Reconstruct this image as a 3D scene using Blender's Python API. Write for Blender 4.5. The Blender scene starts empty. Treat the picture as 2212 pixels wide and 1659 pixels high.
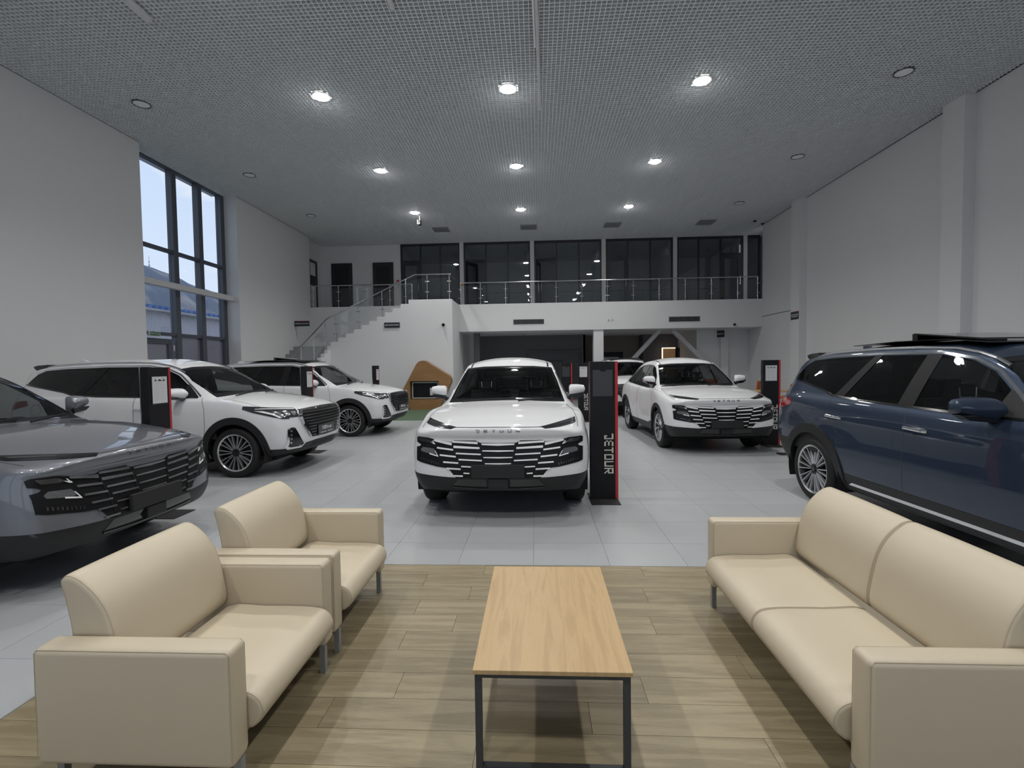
import bpy, bmesh, math, random
import numpy as np
from mathutils import Vector, Matrix
from mathutils.bvhtree import BVHTree

S = bpy.context.scene
COL = S.collection
PI = math.pi
random.seed(7)

# ------------------------------------------------------------------ camera
cam_d = bpy.data.cameras.new('camera'); cam = bpy.data.objects.new('camera', cam_d); COL.objects.link(cam)
F_PX, YAW, PITCH, ROLL, CAM_H = 1069.08, -0.0505, 0.03912, 0.01338, 1.578
cam_d.sensor_width = 36.0; cam_d.sensor_fit = 'HORIZONTAL'; cam_d.lens = F_PX*36.0/2212.0
cam_d.clip_start = 0.05; cam_d.clip_end = 3000
fw = Vector((math.sin(YAW)*math.cos(PITCH), math.cos(YAW)*math.cos(PITCH), -math.sin(PITCH)))
rt = Vector((math.cos(YAW), -math.sin(YAW), 0)); dn = fw.cross(rt)
r2 = rt*math.cos(ROLL)+dn*math.sin(ROLL); d2 = dn*math.cos(ROLL)-rt*math.sin(ROLL)
cam.matrix_world = Matrix(((r2.x, -d2.x, -fw.x, 0), (r2.y, -d2.y, -fw.y, 0), (r2.z, -d2.z, -fw.z, CAM_H), (0, 0, 0, 1)))
S.camera = cam

# ------------------------------------------------------------------ view + sky + lamps power
S.view_settings.view_transform = 'Standard'; S.view_settings.look = 'None'
S.view_settings.gamma = 1.0; S.view_settings.use_curve_mapping = False
S.view_settings.exposure = -0.40
LAMP_W = 255.0
SKY = 1.5

world = bpy.data.worlds.new('sky'); S.world = world; world.use_nodes = True
nt = world.node_tree; nt.nodes.clear()
def N(t, kind, **kw):
    n = t.nodes.new(kind)
    for k, v in kw.items(): setattr(n, k, v)
    return n
tc = N(nt, 'ShaderNodeTexCoord'); sep = N(nt, 'ShaderNodeSeparateXYZ'); nt.links.new(tc.outputs['Generated'], sep.inputs[0])
ramp = N(nt, 'ShaderNodeValToRGB'); nt.links.new(sep.outputs['Z'], ramp.inputs[0])
e = ramp.color_ramp.elements; e[0].position = 0.0; e[0].color = (0.86, 0.91, 0.97, 1); e[1].position = 0.5; e[1].color = (0.56, 0.70, 0.93, 1)
m = e.new(0.14); m.color = (0.74, 0.84, 0.97, 1)
mp = N(nt, 'ShaderNodeMapping'); mp.inputs['Scale'].default_value = (2.2, 2.2, 6.5); nt.links.new(tc.outputs['Generated'], mp.inputs[0])
nz = N(nt, 'ShaderNodeTexNoise'); nz.inputs['Scale'].default_value = 2.6; nz.inputs['Detail'].default_value = 7; nt.links.new(mp.outputs[0], nz.inputs['Vector'])
cr = N(nt, 'ShaderNodeValToRGB'); cr.color_ramp.elements[0].position = 0.50; cr.color_ramp.elements[1].position = 0.72; nt.links.new(nz.outputs['Fac'], cr.inputs[0])
mx = N(nt, 'ShaderNodeMix', data_type='RGBA'); nt.links.new(cr.outputs[0], mx.inputs[0]); nt.links.new(ramp.outputs[0], mx.inputs[6]); mx.inputs[7].default_value = (0.95, 0.95, 0.97, 1)
bg = N(nt, 'ShaderNodeBackground'); bg.inputs['Strength'].default_value = SKY; nt.links.new(mx.outputs[2], bg.inputs[0])
wo = N(nt, 'ShaderNodeOutputWorld'); nt.links.new(bg.outputs[0], wo.inputs[0])

# ------------------------------------------------------------------ materials
MATS = {}
def mat(name, col, rough=0.5, metal=0.0, coat=0.0, noise=0.0, nscale=8.0, bump=0.0, bscale=40.0, spec=0.5, stretch=None, rnd=0.0, emit=None, estr=0.0, sheen=0.0):
    if name in MATS: return MATS[name]
    m = bpy.data.materials.new(name); m.use_nodes = True; t = m.node_tree; b = t.nodes['Principled BSDF']
    b.inputs['Base Color'].default_value = (*col, 1); b.inputs['Roughness'].default_value = rough; b.inputs['Metallic'].default_value = metal
    b.inputs['Coat Weight'].default_value = coat; b.inputs['Coat Roughness'].default_value = 0.03; b.inputs['Specular IOR Level'].default_value = spec
    b.inputs['Sheen Weight'].default_value = sheen
    c = N(t, 'ShaderNodeTexCoord'); v = N(t, 'ShaderNodeMapping'); t.links.new(c.outputs['Object'], v.inputs[0])
    if stretch: v.inputs['Scale'].default_value = stretch
    if noise or rnd:
        n = N(t, 'ShaderNodeTexNoise'); n.inputs['Scale'].default_value = nscale; n.inputs['Detail'].default_value = 5; t.links.new(v.outputs[0], n.inputs['Vector'])
        mr = N(t, 'ShaderNodeMapRange'); mr.inputs['To Min'].default_value = 1-noise; mr.inputs['To Max'].default_value = 1+noise; t.links.new(n.outputs['Fac'], mr.inputs[0])
        last = mr.outputs[0]
        if rnd:
            oi = N(t, 'ShaderNodeObjectInfo'); m2 = N(t, 'ShaderNodeMapRange'); m2.inputs['To Min'].default_value = 1-rnd; m2.inputs['To Max'].default_value = 1+rnd; t.links.new(oi.outputs['Random'], m2.inputs[0])
            mu = N(t, 'ShaderNodeMath', operation='MULTIPLY'); t.links.new(last, mu.inputs[0]); t.links.new(m2.outputs[0], mu.inputs[1]); last = mu.outputs[0]
        vm = N(t, 'ShaderNodeVectorMath', operation='SCALE'); vm.inputs[0].default_value = col; t.links.new(last, vm.inputs['Scale']); t.links.new(vm.outputs[0], b.inputs['Base Color'])
    if bump:
        n2 = N(t, 'ShaderNodeTexNoise'); n2.inputs['Scale'].default_value = bscale; n2.inputs['Detail'].default_value = 3; t.links.new(v.outputs[0], n2.inputs['Vector'])
        bp = N(t, 'ShaderNodeBump'); bp.inputs['Strength'].default_value = bump; bp.inputs['Distance'].default_value = 0.01; t.links.new(n2.outputs['Fac'], bp.inputs['Height']); t.links.new(bp.outputs[0], b.inputs['Normal'])
    if emit:
        b.inputs['Emission Color'].default_value = (*emit, 1); b.inputs['Emission Strength'].default_value = estr
    MATS[name] = m; return m

def glass(name, tint, gloss=1.0, ior=1.5, rough=0.0, body=None, bodyfac=0.0):
    """thin sheet of glass: straight transmission with a tint, Fresnel reflection on top"""
    if name in MATS: return MATS[name]
    m = bpy.data.materials.new(name); m.use_nodes = True; t = m.node_tree; t.nodes.clear()
    o = N(t, 'ShaderNodeOutputMaterial'); tr = N(t, 'ShaderNodeBsdfTransparent'); tr.inputs[0].default_value = (*tint, 1)
    g = N(t, 'ShaderNodeBsdfGlossy'); g.inputs['Roughness'].default_value = rough; g.inputs[0].default_value = (gloss, gloss, gloss, 1)
    ge = N(t, 'ShaderNodeNewGeometry'); dt = N(t, 'ShaderNodeVectorMath', operation='DOT_PRODUCT'); t.links.new(ge.outputs['Normal'], dt.inputs[0]); t.links.new(ge.outputs['Incoming'], dt.inputs[1])
    ab = N(t, 'ShaderNodeMath', operation='ABSOLUTE'); t.links.new(dt.outputs['Value'], ab.inputs[0])
    om = N(t, 'ShaderNodeMath', operation='SUBTRACT', use_clamp=True); om.inputs[0].default_value = 1.0; t.links.new(ab.outputs[0], om.inputs[1])
    pw = N(t, 'ShaderNodeMath', operation='POWER'); t.links.new(om.outputs[0], pw.inputs[0]); pw.inputs[1].default_value = 5.0
    r0 = ((ior-1)/(ior+1))**2; f = N(t, 'ShaderNodeMath', operation='MULTIPLY_ADD'); t.links.new(pw.outputs[0], f.inputs[0]); f.inputs[1].default_value = 1-r0; f.inputs[2].default_value = r0
    x = N(t, 'ShaderNodeMixShader'); t.links.new(f.outputs[0], x.inputs[0]); t.links.new(g.outputs[0], x.inputs[2])
    if body:
        d = N(t, 'ShaderNodeBsdfDiffuse'); d.inputs[0].default_value = (*body, 1); y = N(t, 'ShaderNodeMixShader'); y.inputs[0].default_value = bodyfac
        t.links.new(tr.outputs[0], y.inputs[1]); t.links.new(d.outputs[0], y.inputs[2]); t.links.new(y.outputs[0], x.inputs[1])
    else: t.links.new(tr.outputs[0], x.inputs[1])
    t.links.new(x.outputs[0], o.inputs[0]); MATS[name] = m; return m

def wood(name, c0, c1, scale, stretch, rnd=0.0, rough=0.45, rings=2.0, bump=0.05):
    m = bpy.data.materials.new(name); m.use_nodes = True; t = m.node_tree; b = t.nodes['Principled BSDF']; b.inputs['Roughness'].default_value = rough
    c = N(t, 'ShaderNodeTexCoord'); v = N(t, 'ShaderNodeMapping'); v.inputs['Scale'].default_value = stretch; t.links.new(c.outputs['Object'], v.inputs[0])
    oi = N(t, 'ShaderNodeObjectInfo'); sc = N(t, 'ShaderNodeMath', operation='MULTIPLY'); sc.inputs[1].default_value = 37.0 if rnd else 0.0; t.links.new(oi.outputs['Random'], sc.inputs[0])
    ad = N(t, 'ShaderNodeVectorMath', operation='ADD'); t.links.new(v.outputs[0], ad.inputs[0]); t.links.new(sc.outputs[0], ad.inputs[1])
    n = N(t, 'ShaderNodeTexNoise'); n.inputs['Scale'].default_value = scale; n.inputs['Detail'].default_value = 6; n.inputs['Distortion'].default_value = 0.6; t.links.new(ad.outputs[0], n.inputs['Vector'])
    w = N(t, 'ShaderNodeMath', operation='MULTIPLY'); w.inputs[1].default_value = rings*6.28; t.links.new(n.outputs['Fac'], w.inputs[0])
    s = N(t, 'ShaderNodeMath', operation='SINE'); t.links.new(w.outputs[0], s.inputs[0])
    n2 = N(t, 'ShaderNodeTexNoise'); n2.inputs['Scale'].default_value = scale*14; n2.inputs['Detail'].default_value = 4; t.links.new(ad.outputs[0], n2.inputs['Vector'])
    mr = N(t, 'ShaderNodeMapRange'); mr.inputs['From Min'].default_value = -1; t.links.new(s.outputs[0], mr.inputs[0])
    a2 = N(t, 'ShaderNodeMath', operation='MULTIPLY_ADD'); a2.inputs[1].default_value = 0.45; t.links.new(mr.outputs[0], a2.inputs[0])
    h = N(t, 'ShaderNodeMath', operation='MULTIPLY'); h.inputs[1].default_value = 0.6; t.links.new(n2.outputs['Fac'], h.inputs[0]); t.links.new(h.outputs[0], a2.inputs[2])
    r = N(t, 'ShaderNodeValToRGB'); r.color_ramp.elements[0].color = (*c0, 1); r.color_ramp.elements[1].color = (*c1, 1); r.color_ramp.elements[0].position = 0.1; r.color_ramp.elements[1].position = 0.85; t.links.new(a2.outputs[0], r.inputs[0])
    m2 = N(t, 'ShaderNodeMapRange'); m2.inputs['To Min'].default_value = 1-rnd; m2.inputs['To Max'].default_value = 1+rnd*0.6; t.links.new(oi.outputs['Random'], m2.inputs[0])
    vm = N(t, 'ShaderNodeVectorMath', operation='SCALE'); t.links.new(r.outputs[0], vm.inputs[0]); t.links.new(m2.outputs[0], vm.inputs['Scale']); t.links.new(vm.outputs[0], b.inputs['Base Color'])
    if bump:
        bp = N(t, 'ShaderNodeBump'); bp.inputs['Strength'].default_value = bump; bp.inputs['Distance'].default_value = 0.005; t.links.new(a2.outputs[0], bp.inputs['Height']); t.links.new(bp.outputs[0], b.inputs['Normal'])
    MATS[name] = m; return m

M_wall = mat('white_plaster', (0.71, 0.715, 0.725), 0.85, noise=0.015, nscale=1.5, bump=0.03, bscale=60)
M_grey = mat('grey_plaster', (0.135, 0.135, 0.145), 0.8, noise=0.03, nscale=2)
M_dark = mat('anthracite_frame', (0.020, 0.022, 0.028), 0.4, noise=0.05)
M_winframe = mat('window_frame_grey', (0.075, 0.085, 0.105), 0.4, noise=0.05)
M_grille = mat('ceiling_grille_grey', (0.78, 0.815, 0.83), 0.5, noise=0.03)
M_plenum = mat('plenum_dark', (0.19, 0.197, 0.215), 0.9, noise=0.25, nscale=0.8)
M_tile = mat('grey_floor_tile', (0.375, 0.39, 0.404), 0.33, noise=0.05, nscale=3.0, rnd=0.03, bump=0.01, bscale=5)
M_grout = mat('grout', (0.16, 0.165, 0.17), 0.9, noise=0.1)
M_plank = wood('oak_tile', (0.182, 0.146, 0.083), (0.315, 0.263, 0.163), 3.2, (0.5, 6.0, 1), rnd=0.12, rough=0.42, rings=2.0)
M_table = wood('table_oak', (0.415, 0.275, 0.13), (0.525, 0.365, 0.185), 3.0, (9.0, 0.6, 1), rough=0.4, rings=2.4)
M_standwood = wood('playhouse_oak', (0.26, 0.135, 0.05), (0.38, 0.21, 0.085), 1.6, (0.5, 4.0, 4.0), rough=0.5, rings=1.2)
M_leather = mat('cream_leather', (0.555, 0.482, 0.362), 0.42, noise=0.02, nscale=5, bump=0.035, bscale=350)
M_seam = mat('leather_seam', (0.47, 0.395, 0.28), 0.6, noise=0.05)
M_legm = mat('grey_steel', (0.33, 0.345, 0.36), 0.35, metal=0.5, noise=0.05)
M_tablem = mat('anthracite_steel', (0.055, 0.062, 0.068), 0.42, metal=0.3, noise=0.05)
M_black = mat('satin_black', (0.010, 0.010, 0.012), 0.55, noise=0.1, spec=0.25)
M_blackmatte = mat('matte_black', (0.014, 0.014, 0.016), 0.7, noise=0.1)
M_red = mat('red_acrylic', (0.46, 0.022, 0.032), 0.4, noise=0.03)
M_paper = mat('paper', (0.62, 0.62, 0.64), 0.5, noise=0.01)
M_print = mat('printed_ink', (0.02, 0.02, 0.025), 0.6, noise=0.02)
M_printg = mat('printed_grey', (0.40, 0.40, 0.42), 0.6, noise=0.02)
M_pocket = mat('pocket_plastic', (0.034, 0.036, 0.040), 0.35, noise=0.05)
M_mirrorletter = mat('mirror_letter', (0.80, 0.78, 0.72), 0.32, metal=1.0, noise=0.03)
M_steel = mat('polished_steel', (0.62, 0.63, 0.65), 0.18, metal=1.0, noise=0.03)
M_chrome = mat('chrome', (0.80, 0.81, 0.83), 0.08, metal=1.0, noise=0.02)
M_barwhite = mat('bright_grille_bar', (0.88, 0.885, 0.89), 0.3, metal=0.0, noise=0.02)
M_stone = mat('stair_granite', (0.30, 0.31, 0.315), 0.5, noise=0.12, nscale=20)
M_rug = mat('green_carpet', (0.085, 0.135, 0.075), 0.95, noise=0.1, nscale=60, bump=0.3, bscale=300)
M_white = mat('white_plastic', (0.62, 0.62, 0.63), 0.45, noise=0.02)
M_orange = mat('orange_leather', (0.40, 0.10, 0.030), 0.5, noise=0.05)
M_signtext = mat('sign_white', (0.75, 0.75, 0.75), 0.5, noise=0.01)
M_sign = mat('sign_black', (0.020, 0.024, 0.028), 0.4, noise=0.05)
M_green = mat('exit_green', (0.01, 0.085, 0.045), 0.5, noise=0.05)
M_lampon = mat('lamp_diffuser_lit', (0.8, 0.8, 0.8), 0.5, noise=0.01, emit=(1.0, 0.985, 0.95), estr=90.0)
M_lampoff = mat('lamp_diffuser_unlit', (0.85, 0.87, 0.87), 0.5, noise=0.02)
M_vent = mat('vent_dark', (0.045, 0.05, 0.053), 0.6, noise=0.1)
M_office = mat('office_paint', (0.62, 0.63, 0.65), 0.85, noise=0.04, nscale=2)
M_glassd = glass('office_glass', (0.80, 0.83, 0.86), ior=1.8)
M_glassrail = glass('balustrade_glass', (0.965, 0.98, 0.978), ior=1.4, body=(0.40, 0.45, 0.45), bodyfac=0.010)
M_film = glass('frosted_film_glass', (0.75, 0.76, 0.80), ior=1.4, body=(0.30, 0.30, 0.34), bodyfac=0.55)
M_glasswin = glass('window_glass', (0.93, 0.95, 0.98), ior=1.4)

# ------------------------------------------------------------------ mesh helpers
class MB:
    def __init__(s): s.v = []; s.f = []
    def add(s, vs, fs):
        o = len(s.v); s.v += [tuple(p) for p in vs]; s.f += [tuple(i+o for i in f) for f in fs]; return s
    def box(s, x0, x1, y0, y1, z0, z1):
        return s.add([(x0,y0,z0),(x1,y0,z0),(x1,y1,z0),(x0,y1,z0),(x0,y0,z1),(x1,y0,z1),(x1,y1,z1),(x0,y1,z1)],
                     [(0,3,2,1),(4,5,6,7),(0,1,5,4),(1,2,6,5),(2,3,7,6),(3,0,4,7)])
    def bar(s, a, b, w, h, up=(0,0,1)):
        a = Vector(a); b = Vector(b); d = (b-a).normalized(); u = Vector(up); r = d.cross(u)
        if r.length < 1e-4: r = d.cross(Vector((1,0,0)))
        r.normalize(); u = r.cross(d).normalized(); r *= w/2; u *= h/2
        return s.add([a-r-u, a+r-u, a+r+u, a-r+u, b-r-u, b+r-u, b+r+u, b-r+u], [(0,1,2,3),(4,7,6,5),(0,4,5,1),(1,5,6,2),(2,6,7,3),(3,7,4,0)])
    def cyl(s, a, b, r, n=12, r2=None):
        a = Vector(a); b = Vector(b); d = (b-a).normalized(); u = d.orthogonal().normalized(); w = d.cross(u); r2 = r if r2 is None else r2
        vs = [a+(u*math.cos(2*PI*i/n)+w*math.sin(2*PI*i/n))*r for i in range(n)]+[b+(u*math.cos(2*PI*i/n)+w*math.sin(2*PI*i/n))*r2 for i in range(n)]
        return s.add(vs, [(i,(i+1)%n,n+(i+1)%n,n+i) for i in range(n)]+[tuple(range(n-1,-1,-1)), tuple(range(n,2*n))])
    def tube(s, pts, r, n=8):
        for a, b in zip(pts[:-1], pts[1:]): s.cyl(a, b, r, n)
        return s
    def prism(s, poly, axis, a, b):
        """extrude a 2D polygon along axis ('x','y','z') from a to b"""
        n = len(poly)
        def P(p, t): return (t, p[0], p[1]) if axis == 'x' else ((p[0], t, p[1]) if axis == 'y' else (p[0], p[1], t))
        vs = [P(p, a) for p in poly]+[P(p, b) for p in poly]
        return s.add(vs, [tuple(range(n)), tuple(range(2*n-1, n-1, -1))]+[(i, n+i, n+(i+1)%n, (i+1)%n) for i in range(n)])
    def rev(s, prof, c, axis, n=32, closed=False):
        """revolve (r,t) profile about axis through c"""
        vs = []; k = len(prof)
        for i in range(n):
            a = 2*PI*i/n; ca, sa = math.cos(a), math.sin(a)
            for r, t in prof:
                if axis == 'y': vs.append((c[0]+r*ca, c[1]+t, c[2]+r*sa))
                elif axis == 'x': vs.append((c[0]+t, c[1]+r*ca, c[2]+r*sa))
                else: vs.append((c[0]+r*ca, c[1]+r*sa, c[2]+t))
        fs = [(i*k+j, ((i+1)%n)*k+j, ((i+1)%n)*k+(j+1)%k, i*k+(j+1)%k) for i in range(n) for j in range(k if closed else k-1)]
        return s.add(vs, fs)
    def mesh(s, name, smooth=False, bevel=0, seg=2, fixn=True):
        me = bpy.data.meshes.new(name); bm = bmesh.new()
        vv = [bm.verts.new(p) for p in s.v]; bm.verts.ensure_lookup_table()
        for f in s.f:
            try: bm.faces.new([vv[i] for i in f])
            except ValueError: pass
        if fixn: bmesh.ops.recalc_face_normals(bm, faces=bm.faces[:])
        if bevel:
            es = [e for e in bm.edges if e.is_manifold and e.calc_face_angle(0) > 0.6]
            bmesh.ops.bevel(bm, geom=es, offset=bevel, segments=seg, profile=0.5, affect='EDGES', clamp_overlap=True)
        if smooth:
            for f in bm.faces: f.smooth = True
            for e2 in bm.edges:
                if e2.is_manifold and e2.calc_face_angle(0) > 0.7: e2.smooth = False
        bm.to_mesh(me); bm.free(); return me

def link(name, me, m=None, parent=None, loc=None, rot=None):
    o = bpy.data.objects.new(name, me); COL.objects.link(o)
    if m is not None and me is not None and len(me.materials) == 0: me.materials.append(m)
    if parent is not None: o.parent = parent
    if loc is not None: o.location = loc
    if rot is not None: o.rotation_euler = rot
    return o
def obj(name, mb, m, parent=None, smooth=False, bevel=0, seg=2): return link(name, mb.mesh(name, smooth, bevel, seg), m, parent)
def thing(name, label, cat, loc=(0,0,0), rz=0.0, group=None):
    o = bpy.data.objects.new(name, None); COL.objects.link(o); o.location = loc; o.rotation_euler = (0,0,rz); o.empty_display_size = 0.1
    return tag(o, label, cat, group)
def tag(o, label, cat, group=None):
    o['label'] = label; o['category'] = cat
    if group: o['group'] = group
    return o
def struct(o): o['kind'] = 'structure'; return o
def stuff(o): o['kind'] = 'stuff'; return o
def kids(o): return [c for c in o.children]
def copy_tree(o, parent=None):
    c = o.copy(); COL.objects.link(c)
    if parent is not None: c.parent = parent
    for ch in kids(o): copy_tree(ch, c)
    return c
# ================================================================== ROOM SHELL
XL, XR, ZC, YF, YG = -9.06, 8.69, 6.79, 19.60, 21.22     # left wall, right wall, ceiling, balcony edge, office glazing
YB = -7.0
def wbox(name, *b, m=None): return struct(obj(name, MB().box(*b), m or M_wall))

# floor: grout bed + tiles and planks as pieces
GX, GY, T = -0.0453, 4.3169, 0.6
WX0, WX1, WY1 = -2.45, 2.62, 3.83
floor = struct(obj('floor', MB().box(-12, 12, YB-.2, 26.5, -0.2, -0.006), M_grout))
tiles = []
for i in range(-16, 16):
    for j in range(-19, 38):
        x0, y0 = GX+i*T, GY+j*T
        if x0+T < XL-.4 or x0 > XR+.4 or y0 > 25.5 or y0+T < YB: continue
        x1, y1 = x0+T, y0+T
        if y0 < WY1:
            if WX0 < x1 and x0 < WX1:
                if y1 > WY1+.02:
                    if x0 < WX0-.02: tiles.append((0, Vector(((x0+WX0)/2, (y0+WY1)/2)).length, x0, WX0, y0, WY1))
                    if x1 > WX1+.02: tiles.append((1, Vector(((x1+WX1)/2, (y0+WY1)/2)).length, WX1, x1, y0, WY1))
                    y0 = WY1
                elif x0 < WX0-.02 and x1 > WX0: x1 = WX0
                elif x1 > WX1+.02 and x0 < WX1: x0 = WX1
                else: continue
        c = Vector(((x0+x1)/2, (y0+y1)/2, 0)); q = cam.matrix_world.inverted() @ c
        vis = q.z < -0.5 and abs(q.x/q.z) < 1.06 and -0.8 < q.y/-q.z < 0.8
        if -q.y/-q.z > 0.8: vis = False
        tiles.append((0 if vis else 1, c.xy.length, x0, x1, y0, y1))
tiles.sort()
tile_mesh = {}
def tile_me(w, d):
    k = (round(w,3), round(d,3))
    if k not in tile_mesh:
        me = MB().box(-w/2+.0011, w/2-.0011, -d/2+.0011, d/2-.0011, -0.012, 0.0).mesh('tile'); me.materials.append(M_tile); tile_mesh[k] = me
    return tile_mesh[k]
rest = MB()
for n, (h, dist, x0, x1, y0, y1) in enumerate(tiles):
    if n < 300 and h == 0: link('tile', tile_me(x1-x0, y1-y0), None, floor, ((x0+x1)/2, (y0+y1)/2, 0))
    else: rest.box(x0+.0011, x1-.0011, y0+.0011, y1-.0011, -0.012, 0.0)
stuff(obj('distant_tiles', rest, M_tile, floor))
# wood-look planks, 0.198 rows from the edge of the grey tiles towards the camera
rowj = {0: -0.42, 1: 0.36, 2: -0.48, 3: 0.40, 4: -0.52, 5: 0.41, 6: -0.15, 7: 0.50, 8: 0.22, 9: -0.27}
plank_me = {}
y1 = WY1; k = 0
while y1 > -1.2:
    y0 = 3.65 if k == 0 else y1-0.1985
    j0 = rowj.get(k, random.uniform(-.6, .6)); L = 1.2; x = j0-L*3
    while x < WX1:
        a, b = max(x, WX0), min(x+L, WX1)
        if b-a > .03:
            kk = (round(b-a,3), round(y1-y0,3))
            if kk not in plank_me:
                me = MB().box(-(b-a)/2+.0010, (b-a)/2-.0010, -(y1-y0)/2+.0010, (y1-y0)/2-.0010, -0.012, 0.0).mesh('plank'); me.materials.append(M_plank); plank_me[kk] = me
            link('plank', plank_me[kk], None, floor, ((a+b)/2, (y0+y1)/2, 0))
        x += L
    y1 = y0; k += 1
obj('edge_strip', MB().box(WX0-.004, WX1+.004, WY1-.004, WY1+.004, -.01, .0015).box(WX0-.004, WX0+.004, -1.2, WY1, -.01, .0015), M_legm, floor)

# walls
wbox('wall_left', XL-.5, XL, YB, 11.12, 0, ZC+.9)
wbox('wall_left_far', XL-.5, XL, 14.79, 19.60, 0, ZC+.9)
wbox('wall_left_recess', XL-.77, XL-.27, 19.60, YG+.2, 3.98, ZC+.3)
wbox('wall_left_under', XL-.5, XL-.0, 19.60, 19.75, 0, 3.98)
wbox('wall_right', XR, XR+.4, YB, YF, 0, ZC+.9); wbox('wall_right_under', XR, XR+.4, YF, 25.5, 0, 2.91); wbox('wall_right_recess', 9.40, 9.6, YF, 25.5, 3.985, ZC+.3)
p = MB().box(8.46, XR+.01, 10.37, 10.90, 0, ZC+.1); struct(obj('trim_1', p, M_wall))
p = MB().box(8.46, XR+.01, 16.48, 17.00, 0, ZC+.1); struct(obj('trim_2', p, M_wall))
struct(obj('trim_3', MB().box(XR-.012, XR+.01, 17.0, 19.6, 3.295, 3.31), M_dark))  # dark strip on the wall face, painting in the shade of a thin gap
# rear wall behind the camera with storefront glazing
wb = MB()
bays = [(-8.2, -4.6), (-4.2, -0.6), (0.2, 3.8), (4.2, 7.8)]
xs = [XL-.5]+[v for b in bays for v in b]+[XR+.4]
for a, b in zip(xs[0::2], xs[1::2]): wb.box(a, b, YB-.3, YB, 0, ZC+.9)
for a, b in bays: wb.box(a, b, YB-.3, YB, 0, .35).box(a, b, YB-.3, YB, 5.6, ZC+.9)
struct(obj('wall_back', wb, M_wall))
for n, (a, b) in enumerate(bays):
    w = struct(obj('window_%d' % (n+3), MB().box(a, b, YB-.2, YB-.12, .35, .43).box(a, b, YB-.2, YB-.12, 5.52, 5.6).box(a, a+.08, YB-.2, YB-.12, .43, 5.52).box(b-.08, b, YB-.2, YB-.12, .43, 5.52).box((a+b)/2-.04, (a+b)/2+.04, YB-.2, YB-.12, .43, 5.52), M_winframe))
    obj('pane', MB().box(a+.08, (a+b)/2-.04, YB-.165, YB-.155, .43, 5.52), M_glasswin, w); obj('pane', MB().box((a+b)/2+.04, b-.08, YB-.165, YB-.155, .43, 5.52), M_glasswin, w)

# ceiling: dark plenum slab, open-cell grille, one module 75.5 mm
ceil = struct(obj('ceiling', MB().box(XL-.9, 9.7, YB-.3, 26, ZC+.42, ZC+.6), M_plenum))
gr = MB(); cs = 0.0755; x = -9.80
while x < XR:
    ya, yb = (-2.5, YG) if x > XL else ((11.12, 14.79) if x < XL else (-2.5, YG))
    gr.box(x-.0058, x+.0058, ya, yb, ZC, ZC+.045); x += cs
y = -2.5
while y < YG:
    xa = -9.56 if 11.12 < y < 14.79 else (XL-.27 if y > 19.6 else XL)
    gr.box(xa, XR if y < YF else 9.4, y-.0058, y+.0058, ZC+.001, ZC+.046); y += cs
stuff(obj('grille', gr, M_grille, ceil))
struct(obj('trim_4', MB().box(XL, XL+.02, 1.5, 11.12, ZC-.002, ZC+.05).box(XL, XL+.02, 14.79, 19.6, ZC-.002, ZC+.05).box(XR-.02, XR, 1.5, 19.6, ZC-.002, ZC+.05), M_winframe))

# left window wall
WXP = -9.55
wn = struct(bpy.data.objects.new('window_1', None)); COL.objects.link(wn)
wf = MB()
for a, b in ((11.14, 11.24), (12.62, 12.79), (13.62, 13.79), (14.62, 14.79)): wf.box(WXP-.06, WXP+.10, a, b, 0, ZC)
for mb_y in ((11.14, 11.24), (12.62, 12.79), (13.62, 13.79), (14.62, 14.79)): obj('mullion', MB().box(WXP-.06, WXP+.10, mb_y[0], mb_y[1], 0, ZC), M_winframe, wn)
for z0, z1 in ((4.60, 4.68), (2.44, 2.52), (ZC-.03, ZC+.03), (0, .06)): obj('transom', MB().box(WXP-.05, WXP+.085, 11.24, 14.62, z0, z1), M_winframe, wn)
for a, b in ((11.24, 12.62), (12.79, 13.62), (13.79, 14.62)):
    for z0, z1 in ((4.68, ZC-.03), (2.52, 4.60)) + (() if a < 12 else ((.06, 2.44),)): obj('pane', MB().box(WXP-.006, WXP+.006, a, b, z0, z1), M_film if z0 < .1 else M_glasswin, wn)
wbox('wall_left_reveal', XL-.55, XL-.49, 14.79, 15.2, 0, ZC+.3)
struct(obj('trim_5', MB().box(-9.34, -9.20, 11.0, 14.82, 3.62, 3.78), M_white, bevel=.03, seg=3))
# door leaf standing open in the window wall
dl = struct(bpy.data.objects.new('door_1', None)); COL.objects.link(dl); dl.location = (WXP, 11.28, 0); dl.rotation_euler = (0, 0, 0.0)
obj('leaf_frame', MB().box(-.03,.05,.02,1.22,2.22,2.36).box(-.03,.05,.02,1.22,.02,.2).box(-.03,.05,.02,.16,.2,2.22).box(-.03,.05,1.08,1.22,.2,2.22), M_winframe, dl, bevel=.006)
obj('pane', MB().box(0,.012,.16,1.08,.2,2.22), M_film, dl); obj('hinge', MB().cyl((.07,1.25,2.05),(.07,1.25,2.2),.02).cyl((.07,1.25,1.7),(.07,1.25,1.85),.02), M_white, dl)
obj('handle', MB().bar((.1,.3,.9),(.1,.3,1.3),.03,.03), M_steel, dl)
ex = thing('exit_sign', 'green exit sign above the glass door in the tall window', 'sign', (WXP+.13, 11.62, 2.40))
obj('housing', MB().box(-.03,.02,0,.36,0,.125), M_white, ex, bevel=.006); obj('face', MB().box(.02,.024,.015,.345,.015,.11), M_green, ex)

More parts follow.
